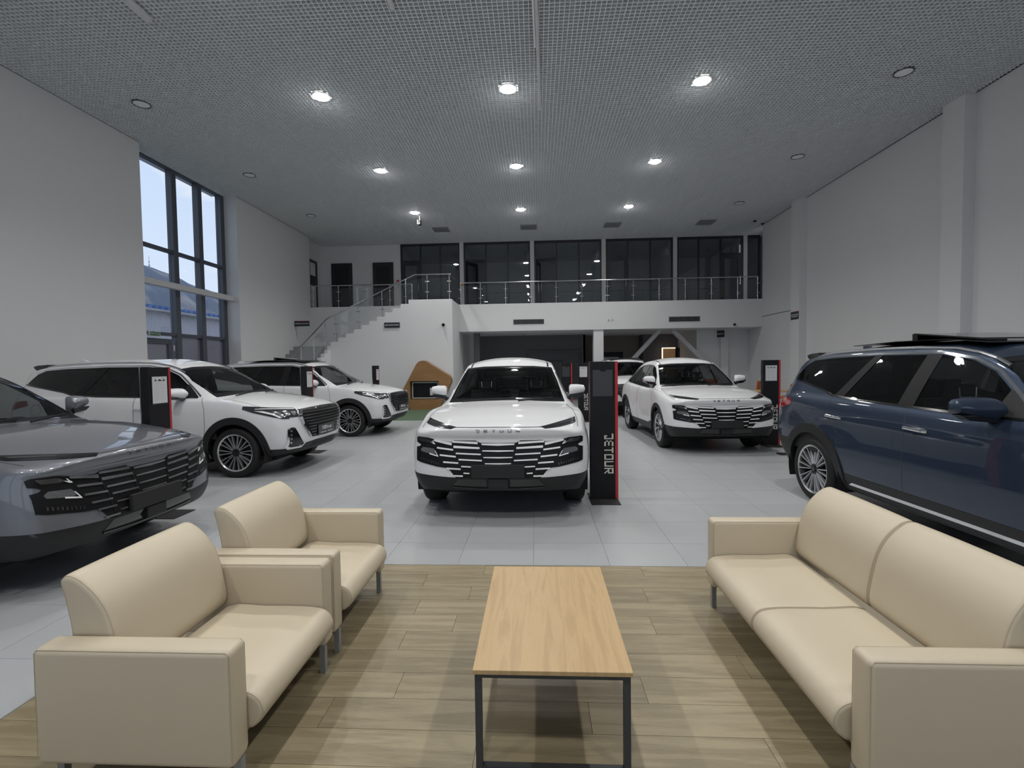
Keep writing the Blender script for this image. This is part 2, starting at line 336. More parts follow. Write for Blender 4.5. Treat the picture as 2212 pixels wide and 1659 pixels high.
# ------------------------------------------------------------------ balcony, offices, underside
wbox('wall_balcony', -3.09, XR, YF, YF+.25, 2.91, 3.985)
wbox('wall_stair_back', XL-.01, -3.09, YF, YF+.25, 0, 3.985)
fl2 = struct(obj('floor_upper', MB().box(XL-.3, 9.5, YF+.25, 25.5, 3.6, 3.985).box(XR, 9.5, YF, YF+.25, 3.6, 3.985).box(-3.09, XR, YF+.25, 25.5, 2.91, 3.0), M_wall))
wbox('wall_upper_left', XL-.27, -5.79, YG, YG+.15, 3.985, ZC+.3)
# offices behind the glazing (unlit)
struct(obj('wall_office_back', MB().box(-6.0, 9.6, 25.3, 25.5, 3.985, ZC+.4), M_office))
struct(obj('ceiling_office', MB().box(-6.0, 9.6, YG+.1, 25.4, ZC-.02, ZC+.05), M_office))
EDG = [(-5.79, -3.23), (-3.06, -.23), (-.06, 2.77), (2.94, 5.73), (5.89, 8.60), (8.75, 9.3)]
for n, (a, b) in enumerate(zip(EDG[:-1], EDG[1:])):
    struct(obj('trim_%d' % (10+n), MB().box(a[1], b[0], YG-.10, YG+.12, 3.985, ZC), M_white))
    struct(obj('wall_office_%d' % (n+1), MB().box((a[1]+b[0])/2-.06, (a[1]+b[0])/2+.06, YG+.12, 25.3, 3.985, ZC), M_office))
struct(obj('wall_office_side', MB().box(-5.95, -5.8, YG+.12, 25.3, 3.985, ZC), M_office))
for n, (a, b) in enumerate(EDG):
    w = struct(bpy.data.objects.new('window_%d' % (10+n), None)); COL.objects.link(w)
    w3 = (b-a)/3.0; y0, y1 = YG-.04, YG+.04
    def fr(*q): obj('frame', MB().box(*q), M_dark, w)
    fr(a, b, y0, y1, ZC-.09, ZC+.01); fr(a, b, y0, y1, 3.985, 4.03)
    fr(a, a+.07, y0, y1, 4.03, ZC-.09); fr(b-.07, b, y0, y1, 4.03, ZC-.09)
    if n == 5:
        obj('pane', MB().box(a, b, YG-.005, YG+.005, 4.03, ZC-.09), M_glassd, w); continue
    for t in (1, 2): fr(a+t*w3-.028, a+t*w3+.028, y0, y1, 4.03, ZC-.09)
    dk = 2 if n == 4 else 0                                   # which third holds the door
    for t in range(3):
        xa, xb = a+t*w3+(.07 if t == 0 else .028), a+(t+1)*w3-(.07 if t == 2 else .028)
        if t != dk: obj('pane', MB().box(xa, xb, YG-.005, YG+.005, 4.03, ZC-.09), M_glassd, w)
        else:
            fr(xa, xb, y0, y1, 6.02, 6.10); obj('pane', MB().box(xa, xb, YG-.005, YG+.005, 6.10, ZC-.09), M_glassd, w)
            d = struct(bpy.data.objects.new('door_%d' % (10+n), None)); COL.objects.link(d); d.location = (xa, YG, 3.985)
            d.rotation_euler = (0, 0, {1: 1.05, 2: 1.35}.get(n, 0.0)); W = xb-xa
            obj('leaf_frame', MB().box(0,W,-.03,.03,1.90,2.03).box(0,W,-.03,.03,.0,.14).box(0,.13,-.03,.03,.14,1.90).box(W-.13,W,-.03,.03,.14,1.90), M_dark, d)
            obj('pane', MB().box(.13,W-.13,-.005,.005,.14,1.90), M_glassd, d); obj('handle', MB().bar((W-.06,-.07,.8),(W-.06,-.07,1.15),.025,.025), M_steel, d)
    if n < 4 or n == 4:
        ac = thing('air_conditioner', ['white wall air conditioner seen through the first office glazing, nearest the stairs', 'white wall air conditioner seen through the second office glazing', 'white wall air conditioner seen through the third office glazing', 'white wall air conditioner seen through the fourth office glazing', 'white wall air conditioner above the glass door of the last wide office glazing'][n], 'air conditioner', (b+.026, YG+1.0, 6.20), 0, 'office air conditioners')
        obj('casing', MB().box(-.16, .0, -.4, .4, 0, .28), M_white, ac, bevel=.05, seg=3); obj('flap', MB().box(-.165, -.14, -.35, .35, .01, .05), M_white, ac)
# dark doors and side window at the left end of the balcony
for n, (a, b) in enumerate(((-8.83, -7.92), (-7.01, -6.12))):
    d = struct(bpy.data.objects.new('door_%d' % (20+n), None)); COL.objects.link(d); d.location = (a, YG-.005, 3.985); W = b-a
    obj('leaf_frame', MB().box(0,W,-.05,.0,1.88,2.06).box(0,W,-.05,0,0,.16).box(0,.17,-.05,0,.16,1.88).box(W-.15,W,-.05,0,.16,1.88), M_dark, d); obj('panel', MB().box(.17,W-.15,-.03,-.005,.16,1.88), M_blackmatte, d)
    obj('handle', MB().bar((W-.09,-.08,.95),(W-.09,-.08,1.1),.02,.02), M_steel, d)
wd = struct(bpy.data.objects.new('window_20', None)); COL.objects.link(wd)
for q in ((20.05, 20.12, 4.0, 6.05), (20.72, 20.80, 4.0, 6.05)): obj('frame', MB().box(XL-.30, XL-.22, *q), M_dark, wd)
for q in ((20.12, 20.72, 5.95, 6.05), (20.12, 20.72, 4.0, 4.08), (20.12, 20.72, 5.0, 5.4)): obj('frame', MB().box(XL-.30, XL-.22, *q), M_dark, wd)

# area under the balcony
struct(obj('wall_under_left', MB().box(-3.09, -2.65, 22.9, 23.1, 0, 2.91).box(-3.24, -3.09, YF+.27, 23.1, 0, 2.91), M_wall))
struct(obj('wall_under_grey', MB().box(-2.65, 2.26, 23.0, 23.2, 0, 2.91), M_grey))
struct(obj('wall_under_post', MB().box(-2.62, -2.38, 20.6, 20.9, 0, 2.91), M_grey))
struct(obj('trim_20', MB().box(2.25, 2.63, YF+.06, YF+.46, 0, 2.91), M_wall))
struct(obj('door_30', MB().box(-.42, 2.0, 22.9, 23.0, 2.12, 2.20).box(-.42, -.36, 22.9, 23.0, 0, 2.12).box(1.94, 2.0, 22.9, 23.0, 0, 2.12).box(-.36, 1.94, 22.95, 23.0, 0, 2.12), mat('dark_grey_door', (0.085,0.085,0.095), 0.5, noise=.04)))
obj('hatch', MB().box(.42,1.2,22.93,22.96,1.69,1.74).box(.42,.46,22.93,22.96,.9,1.69).box(1.16,1.2,22.93,22.96,.9,1.69), M_vent, bpy.data.objects['door_30'])
M_beige = mat('beige_wall', (0.30, 0.265, 0.22), 0.8, noise=.04)
struct(obj('wall_under_beige', MB().box(2.25, 5.1, 24.6, 24.8, 0, 2.91).box(2.15, 2.25, 23.0, 24.7, 0, 2.91), M_beige))
struct(obj('wall_under_dark', MB().box(5.0, 7.0, 23.6, 23.8, 0, 2.91).box(5.0, 5.15, 23.8, 24.8, 0, 2.91), M_grey))
struct(obj('wall_under_right', MB().box(6.62, XR, 20.9, 21.1, 0, 2.91).box(6.62, 6.8, 21.1, 23.7, 0, 2.91), M_wall))
struct(obj('trim_21', MB().box(7.55, 7.85, 20.75, 20.9, 0, 2.91), M_wall))
for n, (a, b) in enumerate((((5.08, 20.7, 2.93), (2.45, 20.7, .1)), ((5.55, 20.7, 2.93), (8.35, 20.7, .1)))):
    br = struct(obj('trim_%d' % (22+n), MB().bar(a, b, .16, .18, (0,1,0)), M_white))
lf = thing('lit_wardrobe_frame', 'warm lit doorway frame glowing behind the diagonal braces', 'lamp', (5.79, 23.3, 0))
obj('light_strip', MB().box(0,.05,-.02,.0,.3,2.27).box(.05,.62,-.02,.0,2.23,2.27), mat('warm_strip', (.8,.7,.6), .5, noise=.01, emit=(1.0,.80,.58), estr=2.2), lf)
obj('back_panel', MB().box(.05,.62,.0,.03,.3,2.23), mat('tan_panel', (0.42,0.27,0.13), 0.6, noise=.3, nscale=6, emit=(.8,.45,.2), estr=.12), lf)  # glow of the strip put into the panel as faint emission
cb = thing('dark_cabinet', 'dark wall cabinet with glass front behind the right brace', 'cabinet', (6.42, 23.30, 1.35))
obj('body', MB().box(0,.40,0,.25,0,.9), M_blackmatte, cb, bevel=.01); obj('shelf_item', MB().box(.1,.3,-.01,.0,.35,.75), M_vent, cb)
tv = thing('wall_screen', 'black framed screen hanging behind the far white SUV', 'screen', (2.75, 23.2, 1.35))
obj('frame', MB().box(-.1,1.25,.02,.08,0,.75), M_black, tv); obj('display', MB().box(.12,1.05,.0,.02,.28,.52), M_printg, tv)
# ================================================================== STAIRS
st = struct(bpy.data.objects.new('trim_30', None)); COL.objects.link(st)
stair = thing('staircase', 'white L-shaped staircase with grey granite steps climbing to the balcony', 'staircase', (0,0,0))
ys0, ys1, xr = 18.0, YF-.004, -3.06
prof = [(xr, 0), (xr, 4.0), (-4.66, 4.0)]
x, z = -4.66, 4.0; tops = []
while z > 2.60:
    z -= 0.149; prof.append((x, z)); x2 = x-.2955; prof.append((x2, z)); tops.append((x2, x, z)); x = x2
xl2 = x
prof += [(xl2, 0)]
obj('stringer_wall', MB().prism(prof, 'y', ys0, ys0+.18), M_wall, stair)
obj('side_wall', MB().box(xr-.18, xr, ys0+.18, ys1, 0, 3.98), M_wall, stair)
for x0, x1, z in tops: obj('step', MB().box(x0, x1+.02, ys0+.18, ys1, z-.149, z-.002), M_stone, stair)
obj('landing', MB().box(-4.66, xr-.18, ys0+.18, ys1, 3.8, 3.985), M_stone, stair)
zl = tops[-1][2]-.149
obj('landing', MB().box(XL+.004, xl2, ys0+.06, ys1, zl-.2, zl), M_stone, stair)
z = zl; y = ys0+.06; k = 0
obj('lower_flight_wall', MB().prism([(ys0+.06,0),(ys0+.06,zl-.01)]+[q for i in range(15) for q in ((ys0+.06-.3*i, zl-.149*(i+1)), (ys0+.06-.3*(i+1), zl-.149*(i+1)))]+[(ys0+.06-4.5, 0)], 'x', xl2-.14, xl2-.001), M_wall, stair)
while z > 0.16:
    z -= .149; obj('step', MB().box(XL+.004, xl2-.14, y-.3, y+.02, z-.149, z), M_stone, stair); y -= .3
obj('pier', MB().box(xl2-.141, xl2+.02, ys0+.001, ys0+.179, 0, zl), M_wall, stair)
# balustrade on the stairs
sr = stair
yr = ys0+.09
knee = (-7.65, yr, 3.40+.02)
def rz(xx):  # rail height above the stair line
    return 3.42+(xx+7.65)*(4.92-3.42)/(-4.45+7.65) if xx < -4.45 else 4.92
obj('handrail', MB().tube([(xl2-.1, ys0-3.2, zl+.92-1.6), (-7.72, ys0-.05, 3.34), knee, (-4.45, yr, 4.92), (-3.13, yr, 4.92), (-3.13, YF-.05, 4.92)], .024, 10), M_steel, sr)
posts = [(-3.98, 4.0), (-3.16, 4.0), (-4.78, 3.85), (-5.67, 3.40), (-6.57, 2.95), (-7.45, 2.51)]
for xx, zb in posts:
    pp = obj('post', MB().cyl((xx, yr, zb), (xx, yr, rz(xx)), .021, 10), M_steel, sr)
    for zz in (.28, .66): obj('clamp', MB().cyl((xx-.07, yr, zb+zz), (xx+.07, yr, zb+zz), .017, 8), M_steel, pp)
px = sorted(posts)
for (xa, za), (xb, zb) in zip(px[:-1], px[1:]):
    obj('glass_panel', MB().prism([(xa+.06, za+.16), (xb-.06, (zb if xb > -4.7 else zb)+.10), (xb-.06, rz(xb-.06)-.13), (xa+.06, rz(xa+.06)-.13)], 'y', yr-.006, yr+.006), M_glassrail, sr)
for i in range(3):
    yy = ys0-.25-.95*i; zb = zl-.149*(yy < ys0)*max(1, round((ys0-yy)/.3)); zt = 3.30-(.5*(ys0-yy))
    pp = obj('post', MB().cyl((xl2-.08, yy, zb), (xl2-.08, yy, zt), .021, 10), M_steel, sr)
    for zz in (.25, .6): obj('clamp', MB().cyl((xl2-.08, yy-.06, zb+zz), (xl2-.08, yy+.06, zb+zz), .017, 8), M_steel, pp)
    if i < 2: obj('glass_panel', MB().prism([(yy-.06, zb+.12), (yy-.89, zb-.32), (yy-.89, zt-.55), (yy-.06, zt-.14)], 'x', xl2-.086, xl2-.074), M_glassrail, sr)
# balcony balustrades
def balu(label, xs, ztop):
    b = thing('balcony_balustrade', label, 'railing', (0,0,0))
    y = YF+.10; obj('handrail', MB().cyl((xs[0]-.02, y, ztop), (xs[-1]+.02, y, ztop), .024, 10), M_steel, b)
    for xx in xs:
        pp = obj('post', MB().cyl((xx, y, 3.985), (xx, y, ztop), .02, 10), M_steel, b)
        for zz in (4.24, 4.60): obj('clamp', MB().cyl((xx-.075, y, zz), (xx+.075, y, zz), .017, 8), M_steel, pp)
    for a, c in zip(xs[:-1], xs[1:]): obj('glass_panel', MB().box(a+.06, c-.06, y-.006, y+.006, 4.05, 4.74), M_glassrail, b)
balu('long steel and glass balcony balustrade in front of the dark offices', [-3.0]+[-2.2+1.0*i for i in range(11)]+[8.55], 4.85)
balu('short steel and glass balcony balustrade behind the stairs, before the two dark doors', [-9.0, -7.95, -6.9, -5.85, -4.95], 4.85)

# ================================================================== SMALL FIXTURES
def letters(mb, text, ox, oz, h, P, adv=None, wd=None):
    """block letters from strokes; P maps (u, v, w) to a point, w = depth"""
    G = {'J':[(0,.82,.8,1),(.8,0,1,1),(.3,0,.8,.18),(.3,.18,.5,.32)], 'E':[(0,.82,1,1),(0,.42,.9,.58),(0,0,1,.18),(0,0,.2,1)], 'T':[(0,.82,1,1),(.4,0,.6,.82)], 'O':[(0,0,1,.18),(0,.82,1,1),(0,.18,.2,.82),(.8,.18,1,.82)],
         'U':[(0,0,1,.18),(0,.18,.2,1),(.8,.18,1,1)], 'R':[(0,0,.2,1),(.2,.82,1,1),(.8,.5,1,.82),(.2,.38,1,.54),('d',.45,.38,1,0)], 'X':[('d',0,1,1,0),('d',0,0,1,1)], '9':[(0,.82,1,1),(0,.45,.2,.82),(.8,0,1,.82),(.2,.42,.8,.58),(0,0,.8,.18)],
         '0':[(0,0,1,.18),(0,.82,1,1),(0,.18,.2,.82),(.8,.18,1,.82)], 'P':[(0,0,.2,1),(.2,.82,1,1),(.8,.5,1,.82),(.2,.38,1,.54)], 'L':[(0,0,.2,1),(.2,0,1,.18)], 'S':[(0,0,1,.18),(.8,.18,1,.5),(0,.42,1,.58),(0,.5,.2,1),(.2,.82,1,1)],
         'D':[(0,0,.85,.18),(0,.82,.85,1),(0,.18,.2,.82),(.8,.15,1,.85)], 'C':[(0,0,1,.18),(0,.82,1,1),(0,.18,.2,.82)], 'K':[(0,0,.2,1),('d',.2,.5,1,1),('d',.2,.5,1,0)], 'A':[(0,0,.2,1),(.8,0,1,1),(.2,.82,.8,1),(.2,.4,.8,.55)], 'I':[(0,0,.2,1),(.8,0,1,1),('d',.1,0,.9,1)],
         'H':[(0,0,.2,1),(.8,0,1,1),(.2,.42,.8,.58)], 'B':[(0,0,.2,1),(.2,.82,.9,1),(.2,.42,1,.58),(.2,0,1,.18),(.8,.1,1,.5),(.75,.5,.95,.9)], 'Z':[(0,.82,1,1),(.8,.5,1,.82),(.3,.42,1,.56),(.8,.1,1,.42),(0,0,1,.18)], 'Y':[(0,0,.2,1),(.2,.82,1,1)], 'W':[(0,0,.2,1),(.2,.82,.9,1),(.2,.42,1,.58),(.2,0,1,.18),(.8,.1,1,.9)],
         'Q':[(0,.42,.2,1),(.8,0,1,1),(.2,.82,.8,1),(.2,.42,.8,.56),('d',.1,0,.6,.45)], 'M':[(0,0,.2,1),(.8,0,1,1),('d',.1,1,.5,.4),('d',.5,.4,.9,1)], 'N':[(0,0,.2,1),(.8,0,1,1),(.2,.42,.8,.58)], 'G':[(0,0,.2,1),(.2,.82,1,1)]}
    wd = wd or h*.78; adv = adv or h*1.02; u = ox
    for ch in text:
        for sgm in G.get(ch, []):
            if sgm[0] == 'd':
                _, a, b, c, d = sgm; L = math.hypot((c-a)*wd, (d-b)*h); t = .12*h; nx, ny = -(d-b)*h/L*t/2, (c-a)*wd/L*t/2
                q = [(u+a*wd+nx, oz+b*h+ny), (u+a*wd-nx, oz+b*h-ny), (u+c*wd-nx, oz+d*h-ny), (u+c*wd+nx, oz+d*h+ny)]
            else:
                a, b, c, d = sgm; q = [(u+a*wd, oz+b*h), (u+c*wd, oz+b*h), (u+c*wd, oz+d*h), (u+a*wd, oz+d*h)]
            mb.add([P(s_, t_, 0) for s_, t_ in q]+[P(s_, t_, 1) for s_, t_ in q], [(0,1,2,3),(7,6,5,4),(0,4,5,1),(1,5,6,2),(2,6,7,3),(3,7,4,0)])
        u += adv
    return mb
def text(name, s, size, m, parent, loc, rot, ext=.002):
    cu = bpy.data.curves.new(name, 'FONT'); cu.body = s; cu.size = size; cu.align_x = 'CENTER'; cu.align_y = 'CENTER'; cu.extrude = ext; cu.resolution_u = 3; cu.offset = size*.012
    tmp = bpy.data.objects.new(name, cu); COL.objects.link(tmp); me = bpy.data.meshes.new_from_object(tmp.evaluated_get(bpy.context.evaluated_depsgraph_get())); bpy.data.objects.remove(tmp); bpy.data.curves.remove(cu)
    me.name = name; me.materials.clear(); return link(name, me, m, parent, loc, rot)
def board(name, label, loc, rzz, w, h, lines, lh, redtop=True):
    b = thing(name, label, 'sign', loc, rzz)
    obj('board', MB().box(0, w, 0, .03, 0, h), M_sign, b)
    if redtop: obj('red_edge', MB().box(0, w, -.001, .031, h, h+.012), M_red, b)
    n = len(lines)
    for i, tx in enumerate(lines): text('lettering', tx, lh, M_signtext, b, (w/2, -.002, h/2+(n/2-i-.5)*lh*1.15), (PI/2, 0, 0))
    return b
board('wall_sign', 'black flag sign with white lettering and red top edge on left wall by stairs', (XL+.0, 18.2, 3.12), 0, .57, .19, ['КЛИЕНТСКАЯ ЗОНА'], .054)
board('wall_sign', 'black sign with white lettering on the white stair wall', (-5.57, 17.965, 2.99), 0, .57, .19, ['ДЕТСКАЯ ЗОНА'], .066, False)
board('wall_sign', 'black two-line sign on the right wall pillar', (8.455, 16.985, 2.93), -PI/2, .50, .25, ['КРЕДИТОВАНИЕ', 'СТРАХОВАНИЕ'], .052)
board('wall_sign', 'small black sign under the right end of the balcony', (7.38, 20.72, 2.58), -1.05, .34, .26, ['КАССА'], .085)
text('lettering', 'ВЫХОД', .085, mat('exit_text', (.35,.5,.4), .5, noise=.01), ex, (.024, .18, .0625), (PI/2, 0, PI/2))

# downlights
LX, LY, LS, LT = -0.4869, 9.553, 3.602, 3.655
seq = {(-2,0):'left column, nearest', (-2,1):'left column, middle', (-2,2):'left column, farthest', (2,0):'right column, nearest', (2,1):'right column, middle', (2,2):'right column, farthest',
       (-1,0):'left of the three nearest', (0,0):'middle of the three nearest', (1,0):'right of the three nearest', (-1,1):'left of the middle row of three', (0,1):'middle of the middle row of three', (1,1):'right of the middle row of three', (-1,2):'left of the farthest row of three', (0,2):'middle of the farthest row of three', (1,2):'right of the farthest row of three'}
ring_me = MB().rev([(.140,.0),(.162,.0),(.162,.02),(.140,.02)], (0,0,-.012), 'z', 28, True).mesh('rim'); ring_me.materials.append(mat('lamp_rim', (.07,.075,.08), .4, noise=.05))
ring_on = MB().rev([(.150,.0),(.175,.0),(.175,.02),(.150,.02)], (0,0,-.012), 'z', 28, True).mesh('rim'); ring_on.materials.append(M_white)  # lit lamps: glare put into the rim colour, white instead of dark
dif_me = MB().rev([(0,-.045),(.07,-.040),(.12,-.026),(.150,-.004),(.150,.02),(0,.02)], (0,0,0), 'z', 28).mesh('diffuser'); dif_me.materials.append(M_lampon)
dif_off = MB().cyl((0,0,-.006),(0,0,.02),.140,28).mesh('diffuser'); dif_off.materials.append(M_lampoff)
def lamp(px_, py_):
    l = bpy.data.lights.new('downlight_lamp', 'SPOT'); l.energy = LAMP_W; l.spot_size = 2.5; l.spot_blend = 0.8; l.shadow_soft_size = 0.10; l.color = (1.0, 0.985, 0.955)
    lo = bpy.data.objects.new('downlight_lamp', l); COL.objects.link(lo); lo.location = (px_, py_, ZC-.16)
for j in (-3, -2, -1):                                   # the rows above and behind the camera, also lit
    for i in (-1, 0, 1):
        link('downlight_rim', ring_on, None, ceil, (LX+i*LS, LY+j*LT, ZC)); link('downlight_diffuser', dif_me, None, ceil, (LX+i*LS, LY+j*LT, ZC)); lamp(LX+i*LS, LY+j*LT)
for j in range(3):
    for i in range(-2, 3):
        on = abs(i) < 2; px_, py_ = LX+i*LS, LY+j*LT
        d = thing('ceiling_downlight', ('lit' if on else 'unlit')+' round ceiling downlight, '+seq[(i,j)], 'ceiling light', (px_, py_, ZC), 0, 'lit ceiling downlights' if on else 'unlit ceiling downlights')
        link('rim', ring_on if on else ring_me, None, d); link('diffuser', dif_me if on else dif_off, None, d)
        if on: lamp(px_, py_)
# linear profiles under the grille
for label, a, b, w in (('long white linear ceiling profile hanging above the middle of the hall', (0.0, 5.4, 6.70), (.125, 10.3, 6.77), .05), ('short grey linear profile end at the top left of the ceiling', (-5.62, 5.3, 6.72), (-5.66, 7.25, 6.74), .09), ('stub of a grey linear profile near the ceiling middle, left of the long one', (-2.02, 5.4, 6.72), (-2.02, 7.25, 6.74), .06)):
    o = thing('linear_ceiling_profile', label, 'ceiling light', (0,0,0)); obj('housing', MB().bar(a, b, w, .07), M_white, o, bevel=.008)
    if 'long' in label:
        m_ = Vector(a).lerp(Vector(b), .58); obj('cover', MB().bar((a[0]-.045, a[1], a[2]-.012), (m_.x-.045, m_.y, m_.z-.012), .028, .05), M_lampoff, o)
    obj('hanger', MB().cyl((b[0], b[1]-.3, b[2]+.03), (b[0], b[1]-.3, ZC+.02), .006, 6).cyl((b[0], b[1]-1.6, b[2]), (b[0], b[1]-1.6, ZC+.02), .006, 6), M_steel, o)
M_ventg = mat('vent_grey', (.22,.235,.24), .6, noise=.05)
# ceiling diffusers near the offices
for n, xx in enumerate((-3.6, -.25, 2.9, 6.35)):
    o = thing('ceiling_vent', ['square ceiling vent above the stair landing', 'square ceiling vent above the second office glazing', 'square ceiling vent above the third office glazing', 'square ceiling vent above the right end of the offices'][n], 'vent', (xx, 19.0, ZC-.03), 0, 'square ceiling vents')
    obj('plate', MB().box(-.3,.3,-.3,.3,0,.03), M_ventg, o, bevel=.005)
    for s_ in range(4): obj('slat', MB().box(-.26,.26,-.24+.13*s_,-.18+.13*s_,-.012,.0), M_ventg, o)
# fascia vents
for label, x0, x1 in (('long black slot vent in the white balcony fascia, left of the two', -.90, .30), ('long black slot vent in the white balcony fascia, right of the two', 5.15, 6.33)):
    o = thing('fascia_vent', label, 'vent', (x0, YF, 3.16), 0, 'slot vents in the balcony fascia'); w = x1-x0
    obj('frame', MB().box(-.03,w+.03,-.012,0,-.03,0).box(-.03,w+.03,-.012,0,.19,.22).box(-.03,0,-.012,0,0,.19).box(w,w+.03,-.012,0,0,.19), M_white, o)
    obj('opening', MB().box(0,w,-.003,0,0,.19), M_vent, o)
    for s_ in range(5): obj('slat', MB().box(0,w,-.010,-.004,.012+.036*s_,.028+.036*s_), M_vent, o)
    for s_ in range(1,4): obj('divider', MB().box(w*s_/4-.006,w*s_/4+.006,-.013,-.004,0,.19), M_winframe, o)
# cameras and sensors
def dome(label, loc, dirv, r=.06):
    o = thing('security_camera', label, 'camera', loc, 0); d = Vector(dirv).normalized()
    obj('base', MB().cyl((0,0,0), d*.05, r*1.15, 16), M_white, o)
    a = d*.05; mb = MB(); u = d.orthogonal().normalized(); w = d.cross(u)
    rings = [[a+d*(r*math.sin(t))+(u*math.cos(2*PI*i/14)+w*math.sin(2*PI*i/14))*r*math.cos(t) for i in range(14)] for t in (0,.4,.8,1.2,1.5)]
    vs = [p for rg in rings for p in rg]; fs = [(k*14+i, k*14+(i+1)%14, (k+1)*14+(i+1)%14, (k+1)*14+i) for k in range(4) for i in range(14)]; mb.add(vs, fs)
    obj('lens_dome', mb, M_black, o, smooth=True)
dome('black dome camera on the white stair wall', (-3.38, 17.97, 3.07), (0,-1,-.25))
dome('black dome camera low on the right end of the balcony fascia', (7.63, YF, 3.02), (0,-1,-.25), .05)
dome('dome camera under the ceiling before the last office glazing', (8.05, 18.8, ZC), (0,0,-1), .06)
dome('dome camera under the ceiling in the far right corner', (8.5, 19.2, ZC), (0,0,-1), .06)
dome('small dark detector under the balcony, left of the two', (-.55, 21.2, 2.91), (0,0,-1), .035)
dome('small dark detector under the balcony, right of the two', (2.0, 21.5, 2.91), (0,0,-1), .035)
o = thing('hanging_speaker', 'small box hanging from the ceiling above the stairs', 'camera', (-4.0, 17.2, ZC)); obj('rod', MB().cyl((0,0,0),(0,0,-.18),.012), M_white, o); obj('body', MB().box(-.05,.05,-.1,.06,-.34,-.18), M_black, o, bevel=.015); obj('bracket', MB().box(-.08,-.05,-.03,.03,-.3,-.16), M_white, o)
o = thing('fire_alarm_call_point', 'red fire alarm box on the wall beside the second dark door', 'alarm', (-5.98, YG-.005, 4.98)); obj('box', MB().box(0,.11,-.06,0,.08,.30), M_red, o, bevel=.01); obj('button', MB().cyl((.055,-.06,.20),(.055,-.075,.20),.03), M_white, o); obj('lower_box', MB().box(.02,.11,-.05,0,0,.08), M_white, o)
o = thing('wall_notice', 'small orange and white notice on the white post left of the second office glazing', 'notice', (-3.20, YG-.105, 4.95)); obj('plate', MB().box(0,.12,-.012,0,0,.09), mat('notice_orange', (.55,.25,.08), .5, noise=.05), o); obj('cap', MB().box(.01,.11,-.014,0,.10,.15), M_white, o)
for n_, x_ in enumerate((2.78, 2.92)):
    o = thing('switch_plate', ['small switch plate in the middle of the balcony fascia, the left one', 'small switch plate in the middle of the balcony fascia, the right one'][n_], 'switch', (x_, YF-.0, 3.22)); obj('plate', MB().box(0,.10,-.012,0,0,.10), M_white, o, bevel=.004); obj('socket', MB().cyl((.05,-.012,.045),(.05,-.016,.045),.028), M_printg, o)

# ================================================================== TOTEMS
def totem(loc, rzz, label, sheet, text=True):
    t = thing('info_totem', label, 'totem', loc, rzz, 'black and red information totems')
    w = .285
    obj('base_plate', MB().box(-.16,.165,-.23,.27,0,.008), M_blackmatte, t)
    obj('panel', MB().box(-.145,-.145+w,0,.10,.008,1.60), M_black, t, bevel=.003)
    obj('red_strip', MB().box(-.145+w,-.145+w+.032,.004,.10,.008,1.60), M_red, t)
    obj('edge_strip', MB().box(-.148,-.1452,.088,.099,.008,1.60), M_steel, t)
    pk = obj('document_pocket', MB().prism([(-.115,1.20),(.11,1.20),(.11,1.505),(.045,1.505),(.03,1.485),(-.02,1.485),(-.035,1.505),(-.115,1.505)], 'y', -.006, -.003), M_pocket, t)
    if sheet:
        sh = obj('price_sheet', MB().box(-.105,.10,-.009,-.0065,1.215,1.50), M_paper, t)
        mb = MB()
        for cx, wd, kind in ((-.062,.028,0), (-.002,.056,1), (.056,.034,2)):
            pts = [(-.5,0),(.5,0),(.46,.45),(.22,.55),(.12,1),(-.18,1),(-.3,.55),(-.48,.4)] if kind != 1 else [(-.5,.05),(.5,0),(.5,.35),(.36,.5),(.18,.62),(.05,.95),(-.2,.85),(-.3,.55),(-.5,.4)]
            mb.prism([(cx+a*wd, 1.452+b*.022) for a, b in pts], 'y', -.0100, -.0091)
        obj('car_picture', mb, M_print, sh)
        mb = MB()
        for r_ in range(11):
            z_ = 1.43-.018*r_
            for a, b in (((-.085, -.02) if r_ % 3 else (-.085, .0)), ((.0, .07) if r_ % 2 else (.015, .05))): mb.box(a, b, -.0097, -.0091, z_, z_+.003)
        mb.box(-.08,-.045,-.0097,-.0091,1.485,1.489); mb.box(.02,.075,-.0097,-.0091,1.485,1.491)
        obj('printed_lines', mb, M_printg, sh)
    if text:
        mb = MB(); h = .105
        letters(mb, 'JETOUR', 0, 0, h, lambda s_, t_, d_: (.012+t_, -.008*d_+.001, .768-s_), .0795, .064)
        obj('lettering', mb, M_mirrorletter, t)
    return t
totem((.755, 5.73, 0), 0, 'black totem with red edge and empty document pocket, right of the middle white SUV', False)
totem((-4.06, 5.125, 0), PI/2, 'black totem with white price sheet between the grey SUV and the white SUV', True)
totem((-4.22, 8.98, 0), PI/2, 'black totem with price sheet between the two white SUVs along the left wall', True)
totem((-4.33, 13.25, 0), PI/2, 'black totem at the white stair wall, left of the wooden playhouse', True)
totem((4.36, 9.45, 0), 0, 'black totem with price sheet at the right, beside the blue SUV', True)
totem((1.27, 13.6, 0), 0, 'black totem with price sheet behind the middle white SUV, near its mirror', True)
totem((.86, 14.6, 0), 0, 'farthest black totem, mostly hidden behind the middle white SUV', False)
o = thing('floor_plate', 'flat black plate on the floor behind the blue SUV', 'plate', (4.08, 8.50, 0)); obj('sheet', MB().box(-.02,.32,-.05,.10,0,.008), M_blackmatte, o); obj('rim', MB().box(-.02,.32,.09,.10,.008,.018), M_blackmatte, o)

